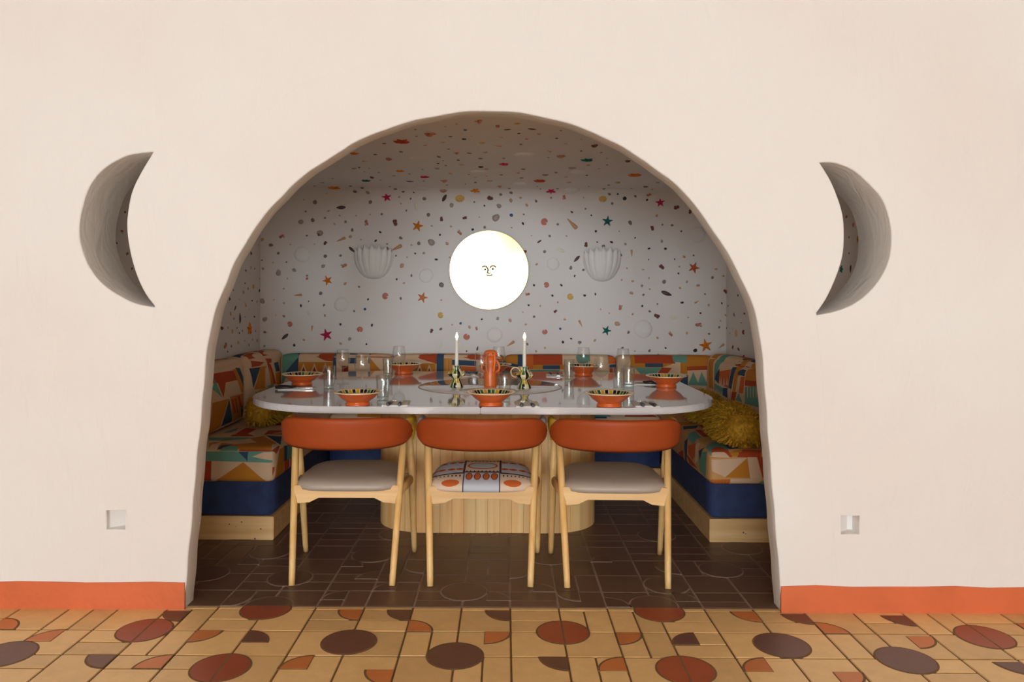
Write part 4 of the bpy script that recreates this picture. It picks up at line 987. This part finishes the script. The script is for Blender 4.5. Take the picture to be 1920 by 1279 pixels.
def spiral(turns, flat, decay, rise):
    n = int(turns*14); k = 7; V, Fs = [], []
    for i in range(n+1):
        th = 2*PI*turns*i/n; R = math.exp(-decay*th); tr = .46*R
        c = Vector((.55*R*math.cos(th), rise*(1-R), .55*R*math.sin(th)*flat))
        d = Vector((math.cos(th), 0, math.sin(th)))
        for q in range(k):
            a = 2*PI*q/k; V.append(c+d*math.cos(a)*tr*1.0+Vector((0, 1, 0))*math.sin(a)*tr*1.15)
    for i in range(n):
        for q in range(k): Fs.append((i*k+q, i*k+(q+1) % k, (i+1)*k+(q+1) % k, (i+1)*k+q))
    Fs += [tuple(range(k))[::-1], tuple(range(n*k, n*k+k))]
    me = mesh('snail', V, Fs, True)
    ys = [v.co.y for v in me.vertices]; y0 = (max(ys)+min(ys))/2
    for v in me.vertices: v.co.y -= y0; v.co.z *= .75
    return me
def auger():
    V, Fs = [], []; n = 26; k = 9
    for i in range(n+1):
        t = i/n; r = (.30*(1-t)**.8+.02)*(1+.16*abs(math.sin(t*PI*6))**.7) if t > .08 else .18+1.6*t
        for q in range(k): a = 2*PI*q/k; V.append((r*math.cos(a), -1+2*t, r*math.sin(a)*.8))
    for i in range(n):
        for q in range(k): Fs.append((i*k+q, (i+1)*k+q, (i+1)*k+(q+1) % k, i*k+(q+1) % k))
    Fs += [tuple(range(k)), tuple(range(n*k, n*k+k))[::-1]]
    return mesh('auger', V, Fs, True)
def mussel():
    V, Fs = [], []; n, k = 12, 7
    for i in range(n+1):
        t = i/n; w_ = .42*math.sin(PI*min(1, t*.9+.06))**.75*(1-.25*t)
        for q in range(k): a = PI*q/(k-1); V.append((w_*math.cos(a), -1+2*t, .62*w_*math.sin(a)))
    for i in range(n):
        for q in range(k-1): Fs.append((i*k+q, i*k+q+1, (i+1)*k+q+1, (i+1)*k+q))
    return mesh('mussel', V, Fs, True)
def scallop(nrib=9, dome=.3):
    V, Fs = [], []; na, nr = nrib*4, 6
    for i in range(na+1):
        t = i/na; a = math.radians(-78+336*t); rib = .5+.5*math.cos(2*PI*nrib*t)
        for j in range(nr+1):
            r = j/nr; R = r*(1+.04*rib)
            V.append((R*math.cos(a), -.25*(1-r)+R*math.sin(a)*.92, dome*math.sqrt(max(0, 1-r*r*.97))*(.85+.15*rib)-.02))
    for i in range(na):
        for j in range(nr): a = i*(nr+1)+j; Fs.append((a, a+nr+1, a+nr+2, a+1))
    return mesh('scallop', V, Fs, True)
def pale_round():
    V, Fs = [], []; na, nr = 36, 7
    for i in range(na):
        a = 2*PI*i/na; rib = .5+.5*math.cos(18*a)
        for j in range(nr+1):
            r = j/nr; V.append((r*math.cos(a)*(1+.02*rib*r), r*math.sin(a)*(1+.02*rib*r)*.96, .20*math.sqrt(max(0, 1-r**3))+.012*rib*r-.02))
    for i in range(na):
        for j in range(nr): a = i*(nr+1)+j; b3 = ((i+1) % na)*(nr+1)+j; Fs.append((a, b3, b3+1, a+1))
    return mesh('pale_round', V, Fs, True)
def oyster():
    me = pebble(9, .78, 1, .35)
    for v in me.vertices: v.co.z += .06*math.sin(9*v.co.y)
    return me
BASE = {'K': [pebble(1, .8, 1, .45), pebble(2, .6, 1, .4)], 'G': [pebble(3, .85, 1, .4), pebble(4, .7, 1, .4)], 'T': [pebble(5, .8, 1, .4), pebble(6, .65, 1, .35)], 'B': [pebble(7, .9, 1, .5)], 'N': [spiral(2.6, 1, .13, 1.1)], 'P': [spiral(2.4, 1, .16, 1.5)], 'C': [auger()], 'M': [mussel()], 'O': [oyster()], 'S': [scallop()], 'Y': [scallop(7, .35)], 'W': [mussel()]}
MATK = {'K': 'pebble_black', 'G': 'pebble_grey', 'T': 'pebble_tan', 'B': 'bead_blue', 'N': 'snail_brown', 'P': 'snail_pink', 'C': 'auger_tan', 'M': 'mussel_dark', 'O': 'oyster_grey', 'S': 'scallop_pink', 'Y': 'scallop_yellow', 'W': 'pearl_white'}
INFO = {'K': ('pebble', 'tiny black pebble', 'pebble'), 'G': ('pebble', 'small grey pebble', 'pebble'), 'T': ('pebble', 'small tan pebble', 'pebble'), 'B': ('glass_bead', 'small blue bead', 'bead'), 'N': ('snail_shell', 'round brown snail shell', 'shell'), 'P': ('spiral_shell', 'pinkish spiral shell', 'shell'), 'C': ('auger_shell', 'long tan pointed auger shell', 'shell'), 'M': ('mussel_shell', 'dark long mussel shell', 'shell'), 'O': ('oyster_shell', 'pale grey oyster shell', 'shell'), 'S': ('scallop_shell', 'small pink scallop shell', 'shell'), 'Y': ('scallop_shell', 'small yellow scallop shell', 'shell'), 'W': ('pearl_shell', 'glossy white mother-of-pearl shell', 'shell')}
for k, L in BASE.items():
    for me in L: me.materials.append(M[MATK[k]])
def stick(me, name, px, py, size_px, label, cat, grp, ang=None, lift=.0, asp=1.0, where=None):
    h = hit(px, py)
    if h is None: return
    p, n_, s = h
    up = Vector((0, 0, 1)) if abs(n_.z) < .7 else Vector((0, 1, 0))
    xa = up.cross(n_).normalized(); ya = n_.cross(xa)
    # half size in metres at that depth
    r = size_px/2/F*p.y
    if ang is None: ang = random.uniform(0, 2*PI)
    Rm = Matrix((xa, ya, n_)).transposed().to_4x4() @ Matrix.Rotation(ang, 4, 'Z')
    o = bpy.data.objects.new(name, me); COL.objects.link(o)
    o.matrix_world = Matrix.Translation(p+n_*lift) @ Rm @ Matrix.Diagonal((r*asp, r, r, 1))
    prep = {'back wall': 'on the back wall of the alcove', 'ceiling': 'on the ceiling of the alcove', 'side wall': 'on a side wall of the alcove'}[s]
    tag(o, label+(' stuck '+prep if where is None else ' '+where), cat, grp+' '+prep)
    return o
def lst(org, sc, txt):
    for it in txt.split(';'):
        it = it.split()
        if len(it) < 4: continue
        k, x, y, s = it[0], float(it[1]), float(it[2]), float(it[3])
        px, py = org[0]+x/sc, org[1]+y/sc; sz = max(3.2, s/sc)
        nm, lb, cat = INFO[k]
        stick(random.choice(BASE[k]), nm, px, py, sz, lb, cat, lb+'s')
lst((400, 440), 5.33, 'P 690 15 60;G 935 10 25;N 1055 0 45;C 1275 50 100;T 1370 20 35;T 1475 50 22;T 490 50 35;T 450 105 20;G 575 105 45;N 375 190 40;G 650 185 30;N 1120 80 50;G 1120 215 38;G 1270 210 28;M 1385 150 78;T 770 100 18;T 1010 95 15;P 1300 315 65;G 485 255 22;T 595 280 18;G 730 275 22;M 325 360 55;T 375 330 35;K 413 340 22;O 495 340 30;O 650 380 65;O 808 355 45;O 1098 315 45;T 462 440 25;T 740 440 22;O 937 410 28;S 937 440 28;K 315 487 22;Y 400 520 55;G 345 540 30;K 458 560 38;T 300 575 45;K 200 555 20;T 705 540 22;C 845 605 85;G 1072 588 38;T 1317 490 40;G 1455 520 22;K 387 660 30;T 435 670 35;O 490 665 60;C 322 695 65;M 218 735 65;T 260 650 25;N 160 640 40;T 605 652 18;T 705 685 28;K 953 667 18;K 875 710 32;G 1105 705 30;K 1547 648 25;B 1515 745 30;G 1408 765 24;T 357 748 18;T 170 790 50;M 265 835 105;M 410 820 55;G 315 822 18;G 205 840 28;T 625 803 15;G 705 815 30;W 948 785 55;T 1115 808 32;O 515 845 55;S 765 895 55;K 1270 897 28;S 1465 948 60;K 1585 905 35;C 985 938 60;N 85 935 60;T 145 930 30;T 188 968 55;K 236 932 22;K 258 985 28;G 290 963 25;G 515 975 35;G 422 963 25;M 715 1020 85;T 905 1053 30;P 118 1100 75;T 248 1080 45;G 180 1115 35;T 390 1050 28;T 437 1060 45;G 355 1103 30;T 313 1060 25;K 808 1105 32;G 510 1115 22;O 1362 1043 40;T 1272 1090 30;K 1530 1095 22;G 143 1170 25')
lst((560, 330), 5.33, 'N 735 10 60;G 815 40 25;T 340 25 30;T 240 65 40;T 158 98 40;B 517 100 30;N 632 115 45;G 562 155 45;O 688 163 50;T 285 172 20;G 910 105 28;G 965 130 40;G 1045 157 35;K 1150 165 24;M 1112 52 80;K 1250 48 25;P 1450 45 80;G 1480 92 30;P 1455 145 65;T 52 238 20;G 163 260 45;M 422 315 95;G 715 262 40;T 1005 210 30;G 1118 227 25;G 1258 227 40;M 1458 217 95;O 1528 293 50;W 1175 300 95;T 1022 277 20;G 1075 347 25;G 70 355 25;T 297 350 28;G 830 382 25;G 1297 390 40;T 575 397 20;T 410 395 20;T 715 385 20;N 1430 435 55;G 140 440 42;G 262 420 25;P 680 475 65;G 468 457 28;T 357 480 25;N 960 460 78;T 1330 500 22;T 1523 505 25;G 535 540 38;K 815 562 32;K 1412 588 25;O 212 570 70;O 20 460 60;T 517 608 40;K 770 648 32;G 1020 620 40;G 885 680 20;G 885 722 30;C 975 722 125;T 1127 690 25;G 1200 672 38;O 1325 662 80;T 1483 675 38;K 1165 775 22;O 1250 772 30;G 972 798 20;T 1083 812 20;K 1375 835 35;T 1512 815 22;T 1030 898 50;G 1127 995 28;K 980 1032 24;T 1052 1070 28;G 1428 1090 55;G 603 1110 24;K 693 1232 25;S 865 1200 65;G 1020 1225 32;T 1425 1240 20')
lst((560, 200), 4.8, 'G 1050 205 30;P 1190 240 110;G 1060 265 32;T 1320 180 28;T 1420 155 35;P 1620 130 90;B 1500 208 40;K 1488 290 50;G 1365 268 38;T 1555 265 25;P 1788 170 65;M 1880 205 70;Y 1650 325 60;T 1300 320 40;T 1820 275 40;C 1790 352 80;G 770 330 45;T 1140 348 50;G 920 405 45;G 688 430 40;P 805 465 75;C 595 492 60;M 1260 450 80;G 1348 380 32;P 1420 415 55;K 1435 480 35;M 1535 418 55;O 1680 410 55;G 1635 465 50;K 1255 510 28;K 1300 485 20;K 1325 530 25;G 1845 465 35;K 1640 540 55;T 1690 560 45;T 500 555 50;N 543 545 25;G 635 555 20;T 590 585 30;G 720 592 22;T 855 620 40;G 998 605 25;G 1115 565 25;O 1245 555 60;T 1465 520 60;T 1365 600 55;G 1530 610 25;T 1590 635 40;G 1690 625 20;G 1825 612 35;K 1590 680 35;T 1720 665 60;P 1810 715 60;G 1895 735 35;P 1305 755 60;K 1500 695 20;G 1335 705 25;N 1717 822 65;G 1817 790 30;K 1580 858 20;K 1672 892 20;O 1802 893 50;Y 1450 825 80')
lst((900, 200), 4.8, 'Y 335 150 60;M 468 200 85;K 350 240 32;T 530 245 40;P 423 290 35;G 368 338 40;K 690 283 38;G 728 215 32;T 910 293 35;N 1035 345 80;C 620 400 70;T 770 333 30;K 910 398 28;G 1090 412 28;G 615 457 25;P 738 440 85;K 1143 465 22;K 1143 523 24;T 975 525 60;N 1325 485 60;P 345 595 35;G 388 560 45;G 588 612 60;G 685 592 38;O 830 550 80;K 960 617 30;T 1070 557 30;G 372 640 40;T 800 680 45;T 775 632 40;K 1158 705 28;G 980 718 22;G 1115 738 40;K 515 718 18;G 697 738 32;G 545 740 20;T 1240 680 60;G 1490 718 60;G 1363 735 25;T 1550 745 35;P 1525 790 50;G 1165 787 35;K 1240 787 22;K 1303 827 38;G 1398 807 30;K 1503 840 24;P 760 820 50;Y 1105 830 70;G 280 775 35;G 505 850 30;T 420 885 35;T 365 820 30;T 278 845 40;G 640 820 20;T 933 820 15;G 1190 873 25;N 1765 910 60;T 1600 680 50;N 1890 940 50')
lst((800, 400), 4.92, 'G 535 128 28;K 425 150 28;P 298 175 55;T 485 35 18;O 640 40 80;B 780 18 34;K 888 95 32;S 1085 78 65;G 1210 102 25;C 1340 95 130;T 783 133 20;N 355 40 50;G 895 10 20;T 968 207 15;G 1135 210 25;T 1290 210 18;M 1040 260 46;G 1088 355 30;W 1235 340 80;T 1015 470 30;M 1385 420 75;G 1330 503 38;G 1445 523 25;K 1365 578 25;N 910 350 44;S 1105 660 52;K 1242 663 30;K 990 663 25;P 925 748 48;K 1160 760 25;Y 1325 770 60;K 1457 758 28;T 1210 822 20;K 940 848 22;T 1048 855 20;N 1185 908 42;G 990 955 25;T 887 912 15;T 1275 980 25;W 1460 885 40;K 508 978 20;O 655 970 35;T 770 990 35;T 915 1025 25;B 313 1015 26;T 235 1028 18;T 395 1050 35;P 458 1058 38;G 130 1068 32;N 45 1080 48;S 368 1140 60;C 775 1205 85;S 1090 1095 50;B 1232 1065 25;C 1420 1018 70;K 1333 1157 25;K 1257 1188 30;G 1412 1190 35;T 1090 1243 22;G 928 1208 28;M 468 1247 42;K 368 1272 20;T 1010 1272 28;Y 128 940 55;W 130 1215 60')
lst((1060, 330), 3.76, 'K 418 158 33;G 142 232 14;N 48 255 24;K 183 277 14;G 457 330 35;N 610 365 42;T 645 280 22;G 685 343 15;G 753 348 22;K 818 390 14;K 215 390 20;T 380 390 12;K 492 436 14;O 680 460 24;W 803 490 45;K 225 466 14;K 325 466 26;O 423 480 22;N 147 488 42;C 468 545 50;K 590 512 22;K 705 513 22;G 268 495 26;G 385 555 32;K 587 590 12;K 770 587 14;T 838 570 22;G 905 560 14;N 675 640 48;T 548 660 18;T 805 640 16;K 797 687 16;T 435 650 14;T 590 720 16;G 697 745 30;M 713 828 78;T 398 733 16;T 475 742 20;O 540 775 22;T 595 798 14;T 465 825 32;G 550 838 20;T 808 790 18;T 857 745 20;T 937 772 28;G 1037 717 22;T 1062 657 20;T 1115 705 18;N 1133 815 40;K 1218 842 20;K 212 833 20;K 542 917 18;K 823 893 26;C 928 888 38;G 650 903 14;G 985 833 14;T 1010 910 20;P 387 922 42;T 250 940 14;T 310 968 14;N 650 988 50;W 765 998 60;G 595 955 22;T 475 975 18;K 952 967 16;P 945 1047 50;T 865 998 14;K 1103 898 18;K 1148 915 16;M 1190 980 38;N 1265 970 28;T 367 1043 40;G 445 1103 25;P 738 1113 38;G 1085 1067 20;K 1138 1072 16;T 1180 1080 14;T 1160 1110 18;Y 1205 1110 50;N 1258 1105 42;T 857 1108 22;G 1013 1113 20;K 915 1230 32;C 1100 1200 50;N 1183 1210 32;M 1222 1222 50;N 1260 1270 28;O 100 1175 28;T 208 1160 24;G 403 1212 20;G 593 1232 24;K 707 1213 16;O 655 1265 26;T 490 1235 14;T 650 1143 20;K 1240 1035 15;T 1095 1020 12;T 1130 980 20')
# seen through the crescents
lst((0, 0), 1, 'M 258 328 16;G 223 397 5;N 234 398 6;P 229 434 10;K 219 456 5;K 222 486 5;P 238 476 9;N 247 503 6;M 229 510 13;B 263 549 11;K 1603 397 6;N 1574 354 8;P 1588 406 9;S 1600 422 9;G 1592 445 5;M 1595 504 15;K 1588 532 6;G 1592 475 5')
STAR = starfish(); SM = {}
def star(px, py, s, colname, where=None):
    if colname not in SM: m_ = STAR.copy(); m_.materials.append(M['star_'+colname]); SM[colname] = m_
    w_ = {'orange': 'orange', 'magenta': 'magenta pink', 'teal': 'teal green', 'coral': 'coral red', 'red': 'dark red', 'tan': 'pale orange'}[colname]
    stick(SM[colname], 'starfish', px, py, s*1.08, w_+' dried starfish', 'starfish', w_+' starfish', random.uniform(-.4, .4), 0, 1.0, where)
for a in [(753, 264, 34, 'red', "on the alcove ceiling near the arch's shoulder"), (627, 351, 26, 'orange', "where the ceiling meets the wall above the grey mussel shell"), (686, 338, 19, 'teal', "on the ceiling beside an orange one, no teal one near"), (796, 331, 20, 'magenta', "on the ceiling straight above the sconce with the dark red mussel"), (945, 307, 21, 'magenta', "on the ceiling above the brass disc"), (1101, 299, 26, 'teal', "on the ceiling, the largest green one there"), (1190, 327, 28, 'orange', "on the ceiling beside a teal starfish"), (1033, 358, 21, 'magenta', "at the ceiling cove between the disc and the teal starfish"), (891, 357, 21, 'orange', "at the ceiling cove right above the brass disc"), (1012, 338, 25, 'red', "on the ceiling beside a magenta one near the cove"), (750, 320, 18, 'orange', "on the ceiling between a dark red and a magenta one"), (664, 287, 20, 'orange', "on the ceiling half hidden by the arch edge"),
          (725, 370, 21, 'magenta', "on the back wall above the sconce with the dark red mussel"), (783, 424, 23, 'orange', "between the brass disc and the sconce with the dark red mussel"), (1139, 415, 22, 'teal', "directly above a white shell sconce"), (1238, 380, 20, 'magenta', "high on the back wall near a teal one and the arch"), (1301, 502, 23, 'coral'), (1137, 620, 20, 'teal', "low on the back wall above the wine glasses"), (1323, 648, 27, 'orange', "low on the back wall above the two teal triangles"), (614, 526, 21, 'orange', "on the back wall above a magenta one"), (612, 628, 25, 'magenta', "low on the back wall just above the back cushions"), (792, 558, 22, 'tan'), (467, 617, 26, 'orange', "on the side wall above the single shaggy pillow"), (1609, 449, 14, 'orange', "seen through a crescent opening together with a teal one"), (1578, 505, 16, 'teal'), (280, 561, 12, 'orange', "at the lower tip of a crescent opening")]: star(*a)
PALE = pale_round(); PALE.materials.append(M['pale_shell'])
for x, y, d, wh in [(567, 477, 32, 'beside a brown snail shell, away from the disc'), (640, 571, 28, 'below an orange starfish and above a magenta one'), (799, 517, 28, 'beside the brass disc, above a pale orange starfish'), (1308, 440, 31, 'above a coral red starfish'), (1206, 617, 36, 'beside the low teal starfish, the largest on the wall'), (1037, 495, 25, 'between the brass disc and a white sconce'), (927, 628, 30, 'below the brass disc above the clay figure'),
    (784, 297, 36, 'on the ceiling beside the dark red starfish'), (983, 290, 40, 'on the ceiling, the largest up there'), (898, 322, 32, 'on the ceiling above the cove starfish over the disc'), (1085, 322, 34, 'on the ceiling just behind the teal starfish'), (1072, 356, 30, 'in the ceiling cove beside a magenta starfish'), (976, 344, 30, 'on the ceiling between two magenta starfish'), (790, 353, 26, 'in the ceiling cove under a magenta starfish')]:
    stick(PALE, 'clam_shell', x, y, d, 'large pale round clam shell', 'shell', 'pale round clam shells', None, 0, 1.0, wh)

# brass sun disc with an engraved face
dc = at(917, 506.5, YBACK-.02)
dk = thing('brass_disc', 'polished round brass disc with a small engraved face hanging on the shell-studded wall', 'wall disc', dc)
rd = 74.3/F*(YBACK-.02)
me = lathe([(0, .014), (rd-.003, .014), (rd, .011), (rd, 0), (0, 0)], 96, smooth=False); me.materials.append(M['brass'])
link('plate', me, None, dk).rotation_euler = (PI/2, 0, 0)
fc = lambda x, y: (lambda p: (p.x-dc.x, -.0155, p.z-dc.z))(at(800+x/4.92, 400+y/4.92, YBACK-.036))
for nm, P in (('eyebrow', [(510, 498), (528, 488), (548, 490), (562, 508)]), ('nose', [(562, 508), (567, 525), (560, 548), (585, 552)]), ('eyebrow', [(582, 506), (598, 488), (618, 484), (640, 497)]), ('mouth', [(551, 566), (570, 574), (590, 573), (608, 564)])):
    link(nm, tube(catmull([fc(*p) for p in P], 5), .0058, 6), 'dark_line', dk)
for x, y in ((540, 518), (611, 515)):
    link('eye', lathe([(0, .004), (.0065, .0035), (.0085, 0)], 10), 'dark_line', dk, fc(x, y)).rotation_euler = (PI/2, 0, 0)

# white scallop sconces
def sconce(cx, cy, w_px, h_px, label):
    c = at(cx, cy, YBACK); W = w_px/F*YBACK/2; H = h_px/F*YBACK
    t = thing('shell_sconce', label, 'wall sconce', c, 0, 'white shell sconces on the back wall')
    nrib, na, nr = 8, 96, 14; V, Fs = [], []
    prf = [(0, .10), (.03, .36), (.10, .56), (.25, .76), (.45, .92), (.65, 1.0), (.85, 1.02), (1, .97)]
    def pr(h):
        for (h0, r0), (h1, r1) in zip(prf, prf[1:]):
            if h <= h1: return r0+(r1-r0)*(h-h0)/(h1-h0)
        return prf[-1][1]
    for k in (0, 1):
        for i in range(na+1):
            s = i/na; ps = PI*s; rib = abs(math.cos(PI*nrib*s))          # 1 on the ridges
            top = H*(.80+.14*math.sin(ps))+H*.10*rib**5
            for j in range(nr+1):
                h = (j/nr)**1.4; R_ = W*pr(h)*(.93+.07*rib**1.5)-(.005 if k else 0)
                V.append((-R_*math.cos(ps)*(1+.04*h), -max(.001, R_*math.sin(ps)*.78), -H*.5+h*top+(.004 if k and j == 0 else 0)))
    N = (na+1)*(nr+1)
    for i in range(na):
        for j in range(nr):
            a = i*(nr+1)+j; Fs.append((a, a+nr+1, a+nr+2, a+1)); Fs.append((N+a, N+a+1, N+a+nr+2, N+a+nr+1))
        a = i*(nr+1)+nr; Fs.append((a, a+nr+1, N+a+nr+1, N+a))
    me = mesh('fluted_bowl', V, Fs, True); bm = bmesh.new(); bm.from_mesh(me); bmesh.ops.recalc_face_normals(bm, faces=bm.faces); bm.to_mesh(me); bm.free()
    link('fluted_bowl', me, 'shell_plaster', t)
    link('back_plate', box(-W*.7, W*.7, -.006, .004, -H*.3, H*.2, .002), 'shell_plaster', t)
sconce(701, 493, 71, 61, 'white fluted shell sconce beside the dark red mussel shell')
sconce(1128.5, 497, 69, 62, 'white fluted shell sconce below the teal starfish')
